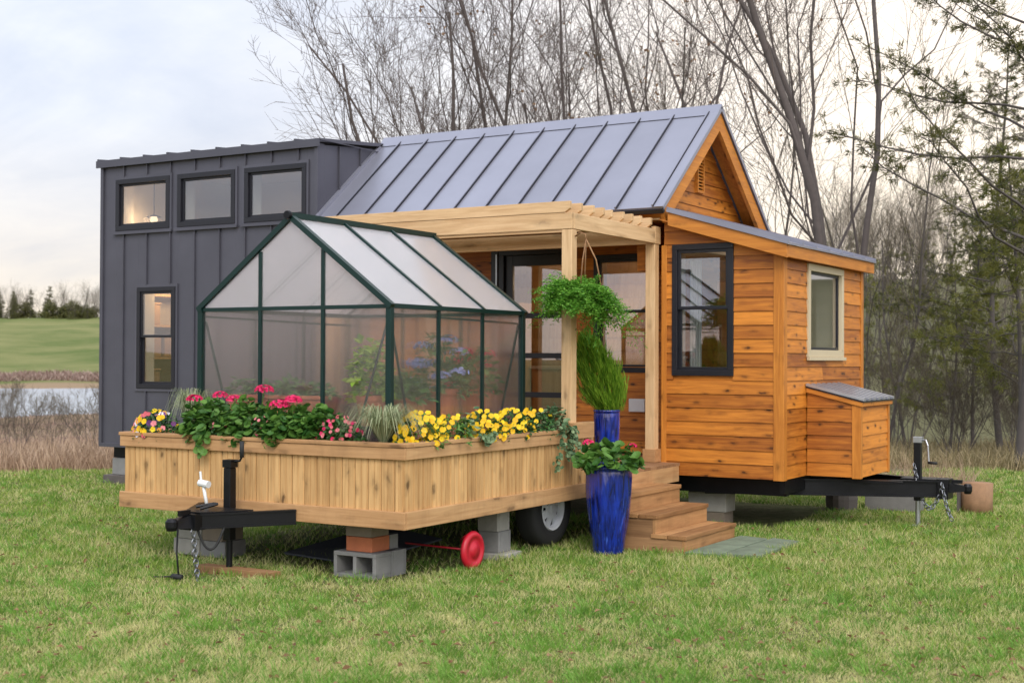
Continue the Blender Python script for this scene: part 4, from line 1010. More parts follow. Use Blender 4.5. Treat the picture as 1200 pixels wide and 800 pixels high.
D = np.stack([np.cos(th) * .35 - .28 * RT[0], np.sin(th) * .35 - .28 * RT[1], np.full(n, .95)], 1) + rng.normal(size=(n, 3)) * .13
leaves(M, p, D, np.stack([np.cos(th), np.sin(th), np.full(n, .2)], 1) + rng.normal(size=(n, 3)) * .4, rng.uniform(.05, .15, n), .0065, 'leaf')
M.build('foliage', MT['cypressleaf'], bc)
M = MB(); M.tube([(-1.17, -1.3, 1.13), (-1.19, -1.31, 1.4)], [.014, .006], 6); M.build('stem', MT['bark'], bc)
# hanging fern basket
HX, HY = -1.15, -1.80
hb_ = thing('hanging_basket', 'hanging basket overflowing with bright green fern from the pergola corner', 'hanging plant', (HX, HY, 2.02))
M = MB(); M.lathe([(0, 0), (.06, 0), (.11, .06), (.135, .17), (.125, .175), (.10, .10), (0, .10)], (HX + .06, HY, 2.02), 24); M.build('basket', MT['coir'], hb_)
M = MB()
for a_ in (0.3, 2.4, 4.5): M.tube([(HX + .06 + .12 * math.cos(a_), HY + .12 * math.sin(a_), 2.19), (HX + .05 + .07 * math.cos(a_), HY + .07 * math.sin(a_), 2.48), (HX + .03, HY, 2.66)], .006, 6)
M.tube([(HX + .03, HY, 2.66), (HX + .02, HY + .005, 2.70), (HX - .03, HY + .01, 2.72), (HX - .085, HY + .02, 2.69)], .007, 6); M.build('hanger', MT['oldwood'], hb_, smooth=True)
M = MB()
nfr = 950
for k in range(nfr):
    a_ = random.uniform(0, 6.28); el = random.uniform(-.35, 1.2); L = random.uniform(.18, .39) * (1.04 + .30 * math.sin(a_ * 3 + el * 2) + .14 * math.sin(a_ * 7 + el * 5))
    d0 = np.array([math.cos(a_) * math.cos(el), math.sin(a_) * math.cos(el), math.sin(el)]); c0 = np.array([HX - .01 + random.uniform(-.08, .08), HY - .02 + random.uniform(-.12, .08), 2.17])
    side_ = d0[0] * RT[0] + d0[1] * RT[1]
    L *= (.85 + .25 * abs(side_)); m_ = 24; f = np.linspace(.25, 1, m_)
    p = c0 + d0 * [1, 1, .8] * (f * L)[:, None]; p[:, 2] -= (f ** 2) * L * (.32 if side_ < .2 else .62)
    tdir = np.gradient(p, axis=0); ss = unit(np.cross(tdir, [0, 0, 1.]))
    for s_ in (-1, 1):
        leaves(M, p + rng.normal(size=p.shape) * .006, ss * s_ + tdir * 8 + rng.normal(size=p.shape) * .35, np.tile([0, 0, 1.], (m_, 1)) + rng.normal(size=p.shape) * .4, .036 * (1.2 - .5 * f), .014, 'leaf')
M.build('foliage', MT['fernleaf'], hb_, fixn=False)
M = MB()
for k in range(15):
    x, y = HX + .14 + random.uniform(-.07, .07), HY + random.uniform(-.07, .07); L = random.uniform(.18, .40); m_ = 30; f = np.linspace(0, 1, m_)
    p = np.stack([x + .03 * np.sin(f * 5 + k) - .06 * f, y + .03 * np.cos(f * 4 + k), 2.10 - f * L], 1) + rng.normal(size=(m_, 3)) * .012
    leaves(M, p, rng.normal(size=(m_, 3)) * .6 + [0, 0, -.8], rng.normal(size=(m_, 3)), .035, .010, 'leaf')
M.build('trailing_foliage', MT['fernleaf'], hb_)

# plants seen through the greenhouse
bn = thing('potting_bench', 'low grey timber bench blurred inside the greenhouse', 'bench', (-2.0, -3.2, .62))
M = MB(); M.box(gx1 - .50, gx1 - .06, gy0 + .10, gy1 - .1, 1.10, 1.13); M.build('top', MT['oldwood'], bn)
for x in (gx1 - .48, gx1 - .08):
    for y in (gy0 + .15, gy1 - .15): MB().box(x - .02, x + .02, y - .02, y + .02, .62, 1.099).build('leg', MT['oldwood'], bn)
b2 = thing('potting_bench', 'low timber shelf carrying the terracotta trough inside the greenhouse', 'bench', (-2.9, -3.6, .62))
M = MB(); M.box(gx0 + .1, gx0 + 1.22, gy0 + .10, gy0 + .38, 1.10, 1.13); M.build('top', MT['oldwood'], b2)
for x in (gx0 + .13, gx0 + 1.19):
    for y in (gy0 + .13, gy0 + .35): MB().box(x - .02, x + .02, y - .02, y + .02, .62, 1.099).build('leg', MT['oldwood'], b2)
def potted(x, y, z, r, h, label, leafm, sx_, sh_, n, flower=None, nf=0, name='potted_plant', lw=(.07, .04), fr=.05):
    t = thing(name, label, 'potted plant', (x, y, z))
    M = MB(); M.lathe([(0, 0), (r * .7, 0), (r * .95, h * .8), (r * 1.05, h * .8), (r * 1.08, h), (r * .92, h), (r * .9, h * .9), (0, h * .9)], (x, y, z), 24); M.build('pot', MT['terracotta'], t)
    M = MB(); mound(M, (x, y, z + h * .8), sx_, sx_, sh_, n, lw[0], lw[1], 'leaf', .2); mound(M, (x, y, z + h), sx_ * .6, sx_ * .6, sh_ * .7, n // 2, lw[0], lw[1], 'leaf', .2); M.build('foliage', MT[leafm], t)
    for k in range(nf):
        d = sphere_dirs(1, 1)[0]; M = MB(); flowerhead(M, np.array([x, y, z + h * .8]) + d * [sx_, sx_, sh_] * .98, fr, 26, .03); M.build('flower', MT[flower], t)
    return t
potted(gx1 - .28, gy0 + 1.08, 1.132, .15, .24, 'terracotta pot of blue hydrangea behind the greenhouse side panels', 'houseplant', .24, .50, 260, 'bluepetal', 14, fr=.075)
potted(gx1 - .27, gy0 + 1.60, 1.132, .13, .22, 'terracotta pot with red blooms deep in the greenhouse', 'houseplant', .22, .42, 220, 'redpetal', 9, fr=.06)
potted(gx1 - .28, gy0 + .55, 1.132, .13, .18, 'low leafy pot plant near the greenhouse front corner', 'houseplant', .22, .22, 240)
potted(gx1 - .33, gy0 + .20, 1.132, .12, .20, 'tall pale green pot plant right at the greenhouse corner post', 'cypressleaf', .16, .48, 200, lw=(.08, .05))
potted(gx1 - .66, gy0 + .28, .62, .15, .2, 'bushy pot plant low behind the front greenhouse panel', 'houseplant', .22, .34, 220)
tr = thing('terracotta_trough', 'long terracotta trough of low green plants inside the greenhouse front', 'trough', (-2.95, -3.62, 1.132))
M = MB(); x0_, x1_, y0_, y1_ = gx0 + .16, gx0 + 1.18, gy0 + .13, gy0 + .34
M.hexa([(x0_ + .03, y0_ + .02, 1.132), (x1_ - .03, y0_ + .02, 1.132), (x0_ + .03, y1_ - .02, 1.132), (x1_ - .03, y1_ - .02, 1.132), (x0_, y0_, 1.29), (x1_, y0_, 1.29), (x0_, y1_, 1.29), (x1_, y1_, 1.29)])
M.box(x0_ - .012, x1_ + .012, y0_ - .012, y1_ + .012, 1.291, 1.32); M.build('trough', MT['terracotta'], tr, bevel=.004)
M = MB()
for k in range(6): mound(M, (x0_ + .08 + k * .17, (y0_ + y1_) / 2, 1.31), .13, .10, .10 + .05 * (k % 3 == 0), 90, .06, .03)
M.build('foliage', MT['houseplant'], tr)

# inside the narrow window: shelf of baskets; lamps
sf = thing('shelf_unit', 'pale timber shelves glimpsed through the narrow window', 'shelf', (-8.83, .75, .6))
for z in (1.16, 1.60, 2.02, 2.42): MB().box(-9.0, -8.66, .14, 1.3, z, z + .03).build('shelf_board', MT['birchply'], sf)
for y in (.125, 1.315): MB().box(-9.0, -8.66, y - .014, y + .014, .6, 2.5).build('side_panel', MT['birchply'], sf)
for i, (y, z, l) in enumerate([(.40, 1.191, 'wicker storage box on the lowest shelf in view through the narrow window'), (.42, 1.631, 'wicker storage box on the middle shelf through the narrow window'), (.40, 2.051, 'wicker storage box on the upper shelf through the narrow window'), (.86, 1.631, 'wicker box half hidden beyond the narrow window edge')]):
    t = thing('wicker_box', l, 'box', (-8.83, y, z))
    MB().box(-8.97, -8.68, y - .19, y + .19, z, z + .26).build('body', MT['wicker'], t, bevel=.012)
    MB().box(-8.98, -8.67, y - .2, y + .2, z + .261, z + .29).build('lid', MT['wicker'], t, bevel=.008)
    MB().box(-8.6795, -8.668, y - .03, y + .03, z + .12, z + .16).build('label_plate', MT['blacksteel'], t)
def em(name, col, s_):
    m, nt = newmat(name); t = NT(nt); t.out(t.n('ShaderNodeEmission', i_Color=(*col, 1), i_Strength=s_).outputs[0]); MT[name] = m
em('bulb', (1, .72, .42), 1.6)
def lamp(x, y, z, label, power, top=None):
    t = thing('pendant_lamp', label, 'lamp', (x, y, z))
    M = MB(); M.lathe([(0, -.05), (.04, -.035), (.05, 0), (.035, .04), (0, .05)], (x, y, z), 16); M.build('bulb', MT['bulb'], t, smooth=True)
    M = MB(); M.tube([(x, y, z + .05), (x, y, top or z + .4)], .006, 6); M.lathe([(.03, .045), (.10, .03), (.10, .035), (.03, .06)], (x, y, z), 16); M.build('shade', MT['blacksteel'], t)
    L = bpy.data.lights.new('lamp_light', 'POINT'); L.energy = power; L.color = (1, .66, .36); L.shadow_soft_size = .06
    o = bpy.data.objects.new('lamp_light', L); COL.objects.link(o); o.parent = t; o.location = (0, -.12, -.02)
lamp(-8.72, .5, 3.42, 'warm glowing pendant lamp inside the upper left window', 6, 4.08)
lamp(-8.25, .75, 2.55, 'warm lamp lighting the shelves behind the narrow window', 22, 2.86)
lamp(-3.0, 1.75, 2.55, 'warm pendant lamp in the room behind the porch door', 12, 2.99)
kt = thing('cupboard', 'pale timber cupboard seen through the porch door glass', 'cupboard', (-3.1, 2.2, .6))
MB().box(-3.9, -1.9, 2.05, 2.38, .6, 1.5).build('body', MT['birchply'], kt, bevel=.004)
MB().box(-3.92, -1.88, 2.02, 2.38, 1.501, 1.54).build('worktop', MT['cream_wall'], kt, bevel=.004)
for k in range(4): MB().box(-3.88 + k * .5, -3.42 + k * .5, 2.035, 2.049, .64, 1.47).build('door', MT['birchply'], kt, bevel=.004)
bk = thing('bookcase', 'open timber bookcase standing just inside the porch door', 'bookcase', (-4.3, 1.9, .6))
for z in (.62, 1.02, 1.40, 1.78, 2.15): MB().box(-4.72, -3.98, 1.80, 2.10, z, z + .03).build('shelf', MT['pine_x'], bk)
for x in (-4.74, -4.34, -3.96): MB().box(x - .02, x + .02, 1.80, 2.10, .6, 2.3).build('upright', MT['pine_z'], bk)
MB().box(-4.75, -3.95, 2.101, 2.115, .6, 2.3).build('back_panel', MT['oldwood'], bk)

# ------------------------------------------------------------------ trees
def branch(Mt, Mc, p, d, L, r, lvl, maxl, wander=.16, up=.08, kids=(9, 7, 5, 3), ang=(.40, .46, .58, .7), leafs=None):
    k = {0: 9, 1: 7, 2: 5, 3: 4, 4: 3}.get(lvl, 3); pts = [p]; dd = d.copy(); q = p.copy()
    for i in range(k - 1):
        dd = unit(dd + rng.normal(size=3) * wander * (.55 if lvl == 0 else 1.) + np.array([0, 0, up * (1 if lvl == 0 else 2.4 if lvl < 3 else 1)])); q = q + dd * L / (k - 1); pts.append(q)
    pts = np.array(pts); tip = .42 if lvl < 2 else .5
    rads = np.linspace(r, r * tip, k) if lvl else np.interp(np.linspace(0, 1, k), [0, .08, 1], [r * 1.35, r, r * .35])
    (Mt if lvl < 2 else Mc).tube(pts, rads, {0: 10, 1: 6, 2: 4}.get(lvl, 3), cap=False)
    if lvl >= maxl:
        if leafs is not None and random.random() < leafs[1]: leafs[0].append(pts[-1])
        return
    nk = kids[lvl]
    for i in range(nk):
        f = random.uniform(.28 if lvl == 0 else .15, .98); j = f * (k - 1); i0 = min(int(j), k - 2); w_ = j - i0
        q = pts[i0] * (1 - w_) + pts[i0 + 1] * w_; t_ = unit(pts[i0 + 1] - pts[i0])
        s_ = unit(np.cross(t_, rng.normal(size=3))); a_ = ang[lvl] * random.uniform(.7, 1.35)
        nd = unit(t_ * math.cos(a_) + s_ * math.sin(a_)); rr = r * (1 - .6 * f) * random.uniform(.26, .46)
        branch(Mt, Mc, q, nd, L * random.uniform(.38, .62) * (1.15 - .5 * f), max(rr, .0045), lvl + 1, maxl, wander * (1.15 if lvl < 1 else .85), up, kids, ang, leafs)
def bare_tree(name, stems_, H_, r0, spread, kids, maxl=4, leaf=0., lean=(0, 0), wander=.17, twigm='twig', barkm='bark'):
    """template with its base at the origin; returns (trunk mesh, crown mesh, leaf mesh)"""
    Mt, Mc = MB(), MB(); lf = []
    for k in range(stems_):
        a_ = 6.28 * k / stems_ + random.uniform(-.5, .5); s_ = spread * random.uniform(.4, 1.)
        if stems_ == 1: s_ = 0.05
        d = unit(np.array([math.cos(a_) * s_ + lean[0], math.sin(a_) * s_ + lean[1], 1.])); 
        branch(Mt, Mc, np.array([math.cos(a_) * r0 * .5, math.sin(a_) * r0 * .5, -.25]) if stems_ > 1 else np.array([0, 0, -.25]), d, H_ * random.uniform(.8, 1.05), r0 * random.uniform(.65, 1.), 0, maxl, wander, .045, kids, leafs=(lf, leaf) if leaf else None)
    ml = None
    if lf:
        Ml = MB(); p = np.array(lf); p = np.repeat(p, 3, 0) + rng.normal(size=(len(p) * 3, 3)) * .06
        leaves(Ml, p, rng.normal(size=p.shape) + [0, 0, -.5], rng.normal(size=p.shape), .10, .07, 'leaf'); ml = Ml.mesh(name + '_leaves', MT['deadleaf'])
    return (Mt.mesh(name + '_trunk', MT[barkm], smooth=True), Mc.mesh(name + '_crown', MT[twigm], smooth=True), ml)
def place_tree(tpl, loc, rot=0, sc=1., label='', group=None, name='bare_tree', cat='tree', cn='crown'):
    t = thing(name, label, cat, loc, group); t.rotation_euler = (0, 0, rot); t.scale = (sc, sc, sc)
    for nm, me in zip(('trunk', cn, 'dead_leaves'), tpl):
        if me is None: continue
        o = bpy.data.objects.new(nm, me); COL.objects.link(o); o.parent = t
    return t
TA = bare_tree('tall', 3, 13.5, .115, .10, (9, 6, 4, 3))
TB = bare_tree('fan', 6, 11.0, .074, .42, (10, 6, 4, 3), wander=.15, lean=(.42, 0))
TC = bare_tree('leafy', 4, 12.0, .085, .28, (9, 6, 4, 3), leaf=.08)
TD = bare_tree('slim', 1, 11.0, .075, .1, (13, 6, 4), maxl=3, barkm='darkbark', twigm='darktwig')
TE = bare_tree('slimtwo', 2, 8.0, .045, .3, (12, 6, 4), maxl=3, barkm='darkbark', twigm='darktwig')
TF = bare_tree('sapling', 7, 3.6, .016, .6, (9, 6, 4), maxl=3, twigm='darktwig')
def gl(px, s, dz=0): x, y, z = PX(px, s); return (x, y, z - dz)
big = [(TB, 618, 27, 3.68, .95, 'fan shaped bare tree rising above the grey metal roof left end', 'bare_tree'),
       (TB, 700, 33, 3.4, .9, 'thin many stemmed bare tree over the middle of the main roof', 'bare_tree'),
       (TC, 690, 29, .6, 1.0, 'bare tree with rusty leftover leaves above the roof ridge', 'bare_tree'),
       (TA, 790, 33, 3.0, .9, 'upright bare tree just left of the gable peak', 'bare_tree'),
       (TE, 868, 30, 1.2, 1.15, 'slender bare tree rising beside the cedar gable', 'bare_tree'),
       (TA, 985, 25, 3.9, 1.0, 'big forked bare tree behind the lean-to roof', 'bare_tree'),
       (TE, 1035, 30, .3, 1.0, 'thin bare tree right of the big forked one', 'bare_tree')]
for tp, px, s_, rot, sc, lb, nm in big: place_tree(tp, gl(px, s_), rot, sc, lb)

def tuft_points(M, P_, D_, n=26, L=.13, W=.006, spread=.75):
    m = len(P_); C = np.repeat(P_, n, 0); D = unit(np.repeat(D_, n, 0) + rng.normal(size=(m * n, 3)) * spread)
    leaves(M, C + rng.normal(size=C.shape) * .02, D, rng.normal(size=C.shape), rng.uniform(.6, 1.1, m * n) * L, W, 'leaf', rnd=np.clip(np.repeat(rng.random(m), n) + rng.normal(0, .15, m * n), 0, 1))
def pine(name, H_, r0, z0, blen, nwh, needle, L=.15, W=.010, n=24, sp=.22, twist=0.):
    Mt, Mc = MB(), MB(); k = 12; zz_ = np.linspace(-.3, H_, k); tr_ = np.stack([.25 * np.sin(zz_ * .35), .2 * np.cos(zz_ * .3) - .2, zz_], 1)
    Mt.tube(tr_, np.linspace(r0, .02, k), 10, cap=False); Pp = []; Dd = []
    for w_ in range(nwh):
        z = z0 + (H_ - z0) * (w_ + random.random() * .6) / nwh; f = (z - z0) / (H_ - z0); bl = blen * (1 - f) ** .7 * random.uniform(.6, 1.15) + .25
        for b in range(random.randint(2, 4)):
            a_ = random.uniform(0, 6.28); q = np.array([np.interp(z, zz_, tr_[:, i]) for i in range(3)]); d = unit(np.array([math.cos(a_), math.sin(a_), random.uniform(-.05, .35)])); m_ = 7; pts = [q]
            for i in range(m_ - 1): d = unit(d + rng.normal(size=3) * .14 + [0, 0, .05]); pts.append(pts[-1] + d * bl / (m_ - 1))
            pts = np.array(pts); Mt.tube(pts, np.linspace(r0 * .25 * (1 - f * .6), .008, m_), 5, cap=False)
            for i in range(int(bl / sp * 2.2)):
                ff = random.uniform(.25, 1.) * (m_ - 1); i0 = min(int(ff), m_ - 2); c = pts[i0] + (pts[i0 + 1] - pts[i0]) * (ff - i0); sd = unit(rng.normal(size=3) * [1, 1, .5] + (pts[i0 + 1] - pts[i0]) * 1.5); sl = random.uniform(.15, .5) * min(1, bl)
                e_ = c + sd * sl; Mt.tube([c, e_], [.008, .004], 3, cap=False); Pp.append(e_); Dd.append(sd)
                if random.random() < .8: Pp.append(c + sd * sl * .5); Dd.append(sd)
    tuft_points(Mc, np.array(Pp), np.array(Dd), n, L, W)
    return (Mt.mesh(name + '_trunk', MT['darkbark'], smooth=True), Mc.mesh(name + '_crown', MT[needle]), None)
PA = pine('pine', 13, .12, 3.3, 3.6, 25, 'needle', .14, .015, 17, .32)
PB = pine('olive', 7.0, .06, 1.6, 2.3, 14, 'needle_olive', .17, .018, 18, .32)
PC = pine('fir', 10., .14, .8, 2.2, 30, 'needle', .22, .03, 14, .3)
place_tree(PA, gl(1196, 22), .5, 1.0, 'tall dark pine with clumped needles at the right edge of the sky', name='pine_tree')
place_tree(PA, gl(1172, 34), 3.3, .80, 'slimmer pine with a straight trunk just inside the right edge', name='pine_tree')
place_tree(PA, gl(1300, 27), 2.2, 1.0, 'pine half out of frame at the right edge', name='pine_tree')
for i, (px, s_, sc, rot, l) in enumerate([(1112, 29, .58, .4, 'low olive green evergreen right of the cedar end wall'), (1140, 36, .9, 2.0, 'olive evergreen deeper in the woods above the log'), (1040, 42, .8, 4.0, 'dull green evergreen farthest back near the cedar wall'), (1195, 25, .85, 5.2, 'yellow green evergreen spreading under the tall pines')]):
    place_tree(PB, gl(px, s_), rot, sc, l, name='evergreen_tree')
Mt_, Mc_ = MB(), MB(); Mt_.tube([(0, 0, -.3), (0, 0, 3), (.1, 0, 6)], [.25, .18, .05], 6, cap=False)
for k in range(26):
    a_ = random.uniform(0, 6.28); q_ = random.uniform(.3, 2.6) ; mound(Mc_, (math.cos(a_) * q_, math.sin(a_) * q_, 1.0 + random.uniform(0, 5.5) * (1 - q_ / 4)), 1.2, 1.2, 1.1, 70, .4, .32, 'leaf')
TGc = (Mt_.mesh('broad_trunk', MT['darkbark']), Mc_.mesh('broad_crown', MT['needle']), None)
r2 = random.Random(5)
def many(n, tpls, pxr, sr, scr, label, group, name='bare_tree', dz=.05):
    for k in range(n):
        px = r2.uniform(*pxr); s_ = r2.uniform(sr[0] ** .5, sr[1] ** .5) ** 2
        place_tree(r2.choice(tpls), gl(px, s_, dz), r2.uniform(0, 6.28), r2.uniform(*scr), label, group, name)
many(20, [TD, TE, TE], (1010, 1330), (32, 66), (.35, .72), 'slender bare tree in the brown woods right of the cedar house', 'slender bare trees in the woods')
many(9, [TF], (1030, 1300), (24, 36), (.4, .8), 'bare thicket shrub at the foot of the woods on the right', 'thicket shrubs at the wood edge', 'bare_shrub')
many(70, [TE, TD, TE], (960, 1400), (66, 165), (.7, 1.1), 'distant bare tree on the brown hillside', 'bare trees on the hillside')
many(26, [PC], (940, 1400), (110, 175), (.35, .6), 'small dark conifer on the distant hillside crest', 'conifers on the hillside', 'conifer_tree')
many(5, [TD, TE], (420, 980), (50, 80), (.55, .8), 'faint bare tree far behind the house roof', 'bare trees far behind the house')
many(50, [TGc, TGc, PC], (-60, 140), (312, 338), (.35, 1.0), 'dark conifer on the crest of the far green field', 'conifers on the far field crest', 'conifer_tree', 2.0)
many(60, [TD, TE], (-60, 140), (312, 330), (.6, 1.05), 'bare tree on the crest of the far green field', 'bare trees on the far field crest', dz=1.5)
# shrubs on the pond bank
for i, (px, s_, sc, l) in enumerate([(22, 25, .42, 'bare shrub on the pond bank near the left frame edge'), (60, 27, .38, 'twiggy bare shrub in the reeds before the pond'), (106, 24, .40, 'bare shrub on the pond bank nearest the grey box'), (-15, 28, .42, 'reddish bare shrub at the very edge of the pond bank')]):
    place_tree(TF, gl(px, s_), i * 1.7, sc, l, name='bare_shrub', cat='shrub')

# ------------------------------------------------------------------ grass and reeds
def field_of_blades(name, N, s0, s1, rat, hfun, wfun, mat, label, cat, lean=.5, mask=None, logp=True):
    s = np.exp(rng.uniform(math.log(s0), math.log(s1), N)) if logp else rng.uniform(s0, s1, N)
    t = s * rng.uniform(rat[0], rat[1], N)
    x = CX + FW[0] * s + RT[0] * t; y = CY + FW[1] * s + RT[1] * t
    if mask is not None: k = mask(x, y, s, t); x, y, s, t = x[k], y[k], s[k], t[k]
    n = len(x); z = terrain(x, y)
    cl = .5 + .5 * np.sin(x * 2.3 + np.sin(y * 1.7) * 2) * np.sin(y * 2.9 + np.cos(x * 1.3) * 2)
    h = hfun(s, n) * (.7 + .6 * cl); w_ = wfun(s)
    a_ = rng.uniform(0, 6.283, n); ln = rng.uniform(.1, 1., n) * lean
    D = np.stack([np.cos(a_) * ln, np.sin(a_) * ln, np.ones(n)], 1); D = unit(D)
    a2 = rng.uniform(0, 6.283, n); N_ = np.stack([np.cos(a2), np.sin(a2), np.full(n, .3)], 1)
    M = MB(); leaves(M, np.stack([x, y, z - .004], 1), D, N_, h, w_, 'blade', rnd=rng.random(n))
    return tag(M.build(name, MT[mat], fixn=False), label, cat, kind='stuff')
def lawnmask(x, y, s, t):
    slab_ = (x > -.22) & (x < .36 + .05 * np.sin(y * 23)) & (y > -1.76 + .05 * np.sin(x * 31)) & (y < -.62)
    pot = (x + .815) ** 2 + (y + 1.955) ** 2 < .15 ** 2
    deep = (x > -9) & (x < -.2) & (y > .3) & (y < 2.4)
    steps_ = (x > -1.05) & (x < -.2) & (y > -1.72) & (y < -.6)
    r = np.hypot(x - CX, y - CY)
    bare = ((x + 2.7) ** 2 + (y + 4.55) ** 2 < .34 ** 2) & (np.sin(x * 71.3 + y * 43.7) > -.5) | ((x + 1.8) ** 2 + (y + 4.2) ** 2 < .36 ** 2) & (np.sin(x * 71.3 + y * 43.7) > .1)
    under = bare | (x > -3.95) & (x < -1.35) & (y > -4.15) & (y < -.2) & (np.sin(x * 91.7 + y * 57.3) > -.75)
    return ~(slab_ | deep | under | pot | steps_) & (r < 20.6 + .6 * np.sin(t * 2.1))
field_of_blades('lawn_grass', 680000, 4.3, 21.5, (-.47, .47), lambda s, n: rng.uniform(.015, .050, n) * (1 + .7 * sst(7.5, 11, s)), lambda s: .0018 + .00032 * s, 'grassblade', 'short lawn grass, green mottled with dry straw blades', 'grass', 1.3, lawnmask)
def tufts(N, label):
    s = np.exp(rng.uniform(math.log(4.6), math.log(20), N)); t = s * rng.uniform(-.46, .46, N); x = CX + FW[0] * s + RT[0] * t; y = CY + FW[1] * s + RT[1] * t
    k = lawnmask(x, y, s, t); x, y, s = x[k], y[k], s[k]; m = 34; x = np.repeat(x, m); y = np.repeat(y, m); s = np.repeat(s, m); rk = np.repeat(rng.random(len(x) // m), m); n = len(x)
    a = rng.uniform(0, 6.283, n); q = rng.random(n) ** .7; x2 = x + np.cos(a) * q * .07; y2 = y + np.sin(a) * q * .07
    M = MB(); D = np.stack([np.cos(a) * q, np.sin(a) * q, np.ones(n)], 1) + rng.normal(size=(n, 3)) * .2
    leaves(M, np.stack([x2, y2, terrain(x2, y2) - .004], 1), D, np.stack([-np.sin(a), np.cos(a), np.full(n, .3)], 1), rng.uniform(.04, .095, n) * (.6 + .6 * rk), .0035 + .0003 * s, 'blade', rnd=np.clip(rk * .6 + rng.random(n) * .4, 0, 1))
    tag(M.build('grass_tufts', MT['tuftgrass'], fixn=False), label, 'grass', kind='stuff')
def deadleaves(N):
    s = np.exp(rng.uniform(math.log(4.8), math.log(19), N)); t = s * rng.uniform(-.45, .45, N); x = CX + FW[0] * s + RT[0] * t; y = CY + FW[1] * s + RT[1] * t
    k = lawnmask(x, y, s, t); x, y = x[k], y[k]; n = len(x); M = MB(); D = rng.normal(size=(n, 3)) * [1, 1, .25]
    leaves(M, np.stack([x, y, terrain(x, y) + rng.uniform(.02, .05, n)], 1), D, rng.normal(size=(n, 3)) * .4 + [0, 0, 1], rng.uniform(.03, .06, n), .028, 'leaf', cup=.3)
    tag(M.build('fallen_leaves', MT['deadleaf'], fixn=False), 'small brown fallen leaves caught in the lawn', 'leaves', kind='stuff')
deadleaves(1100)
tufts(3200, 'darker green grass tufts scattered through the short lawn')
field_of_blades('dry_reeds', 42000, 20.6, 44, (-.50, -.17), lambda s, n: rng.uniform(.12, .55, n) * np.clip(1.2 - (s - 20) * .045, .25, 1.2), lambda s: .010 + .0003 * s, 'straw', 'dry tan reeds and tall dead grass along the pond bank', 'reeds', .7)
field_of_blades('red_brush', 30000, 24, 70, (-.50, -.17), lambda s, n: rng.uniform(.10, .42, n) * np.clip(1.5 - s / 38, .3, 1), lambda s: .012 + .0004 * s, 'reddish', 'reddish brown brush on the pond bank', 'brush', .9)
field_of_blades('far_bank_brush', 14000, 149, 155, (-.50, -.12), lambda s, n: rng.uniform(.3, .8, n), lambda s: .16 + 0 * s, 'reddish', 'brown scrub strip along the far side of the pond', 'brush', .8, logp=False)
field_of_blades('wood_edge_grass', 30000, 20.3, 38, (.17, .50), lambda s, n: rng.uniform(.08, .42, n), lambda s: .008 + .0003 * s, 'deadweed', 'dead brown grass and weeds along the edge of the woods', 'grass', .9)
field_of_blades('dry_weeds', 900, 15.6, 16.6, (.24, .345), lambda s, n: rng.uniform(.25, .55, n), lambda s: .007 + 0 * s, 'straw', 'wispy dry weeds growing behind the house coupler', 'weeds', 1.0)

# ------------------------------------------------------------------ sky and sun
SUN_AZ = math.atan2(-.80, .60)      # direction towards the light, in the plane
SUN_EL = R(42)
sd = Vector((math.cos(SUN_EL) * math.cos(SUN_AZ), math.cos(SUN_EL) * math.sin(SUN_AZ), math.sin(SUN_EL)))
sun = bpy.data.lights.new('sun', 'SUN'); sun.energy = 1.4; sun.angle = R(28); sun.color = (1, .95, .88)
so = bpy.data.objects.new('sun', sun); COL.objects.link(so); so.rotation_euler = sd.to_track_quat('Z', 'Y').to_euler(); so.location = (0, 0, 30)
wd_ = bpy.data.worlds.new('World'); scene.world = wd_; wd_.use_nodes = True; nt = wd_.node_tree; nt.nodes.clear(); t = NT(nt)
sky = t.n('ShaderNodeTexSky', sky_type='NISHITA', sun_disc=False, sun_elevation=SUN_EL, sun_rotation=math.pi / 2 - SUN_AZ)
dirv = t.n('ShaderNodeTexCoord').outputs['Generated']
sep = t.n('ShaderNodeSeparateXYZ', i_0=dirv)
zc = t.math('ADD', t.math('MAXIMUM', sep.outputs[2], 0.), .22)
pv = t.n('ShaderNodeCombineXYZ', i_X=t.math('DIVIDE', sep.outputs[0], zc), i_Y=t.math('DIVIDE', sep.outputs[1], zc), i_Z=.3).outputs[0]
n1 = t.noise(pv, .55, 7, .58, .3)
n2 = t.noise(t.vmath('MULTIPLY', pv, (1.0, 1.6, 1)), 1.9, 6, .6, .4)
cf = t.ramp(t.math('ADD', t.math('MULTIPLY', n1, .65), t.math('MULTIPLY', n2, .35)), [(.36, 0.), (.62, 1.)])
cl = t.mix(cf, (.50, .555, .69), (.90, .905, .935))
gd = Vector((FW[0] + RT[0] * .34, FW[1] + RT[1] * .34, .10)).normalized()
glow = t.math('POWER', t.math('MAXIMUM', t.vmath('DOT_PRODUCT', dirv, tuple(gd)), 0.), 14.)
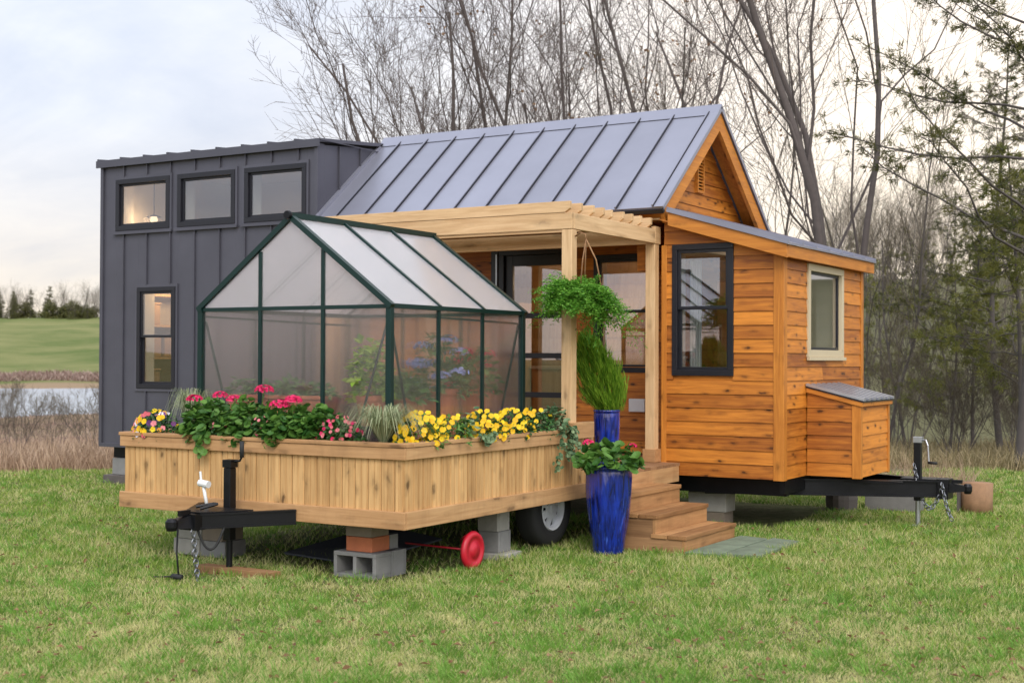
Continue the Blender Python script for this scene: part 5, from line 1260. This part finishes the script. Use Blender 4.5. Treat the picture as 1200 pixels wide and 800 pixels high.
cl = t.mix(t.math('MULTIPLY', glow, .85), cl, (1.35, 1.14, .90))
band = t.n('ShaderNodeMapRange', i_0=sep.outputs[2], i_1=.17, i_2=.02).outputs[0]
cl = t.mix(t.math('MULTIPLY', band, t.math('ADD', .40, t.math('MULTIPLY', cf, .35))), cl, (1.10, .90, .68))
lft = t.n('ShaderNodeMapRange', i_0=t.vmath('DOT_PRODUCT', dirv, (RT[0], RT[1], 0)), i_1=.12, i_2=-.30).outputs[0]
hgt = t.n('ShaderNodeMapRange', i_0=sep.outputs[2], i_1=.08, i_2=.24).outputs[0]
cl = t.mix(t.math('MULTIPLY', t.math('MULTIPLY', lft, hgt), t.math('SUBTRACT', .95, t.math('MULTIPLY', cf, .45))), cl, (.55, .61, .74))
bg1 = t.n('ShaderNodeBackground', i_Strength=.10); t.L(sky.outputs[0], bg1.inputs[0])
# an overcast sky is brighter overhead than at the horizon; more brightness is added behind the viewer to light the walls
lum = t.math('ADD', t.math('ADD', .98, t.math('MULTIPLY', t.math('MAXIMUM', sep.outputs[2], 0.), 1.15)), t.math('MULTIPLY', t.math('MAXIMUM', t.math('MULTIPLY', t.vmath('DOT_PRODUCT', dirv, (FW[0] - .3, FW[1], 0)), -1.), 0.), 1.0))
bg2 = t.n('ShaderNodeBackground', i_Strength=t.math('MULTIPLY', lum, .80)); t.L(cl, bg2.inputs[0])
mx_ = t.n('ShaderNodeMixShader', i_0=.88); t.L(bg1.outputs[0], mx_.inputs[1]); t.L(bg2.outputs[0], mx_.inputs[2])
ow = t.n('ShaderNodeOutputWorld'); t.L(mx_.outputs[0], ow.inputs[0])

scene.view_settings.view_transform = 'Standard'; scene.view_settings.look = 'None'; scene.view_settings.gamma = 1; scene.view_settings.exposure = .40
scene.render.engine = 'CYCLES'; scene.cycles.use_denoising = True; scene.cycles.max_bounces = 10; scene.cycles.transparent_max_bounces = 24
scene.cycles.transmission_bounces = 10; scene.cycles.caustics_refractive = True; scene.cycles.sample_clamp_indirect = 6
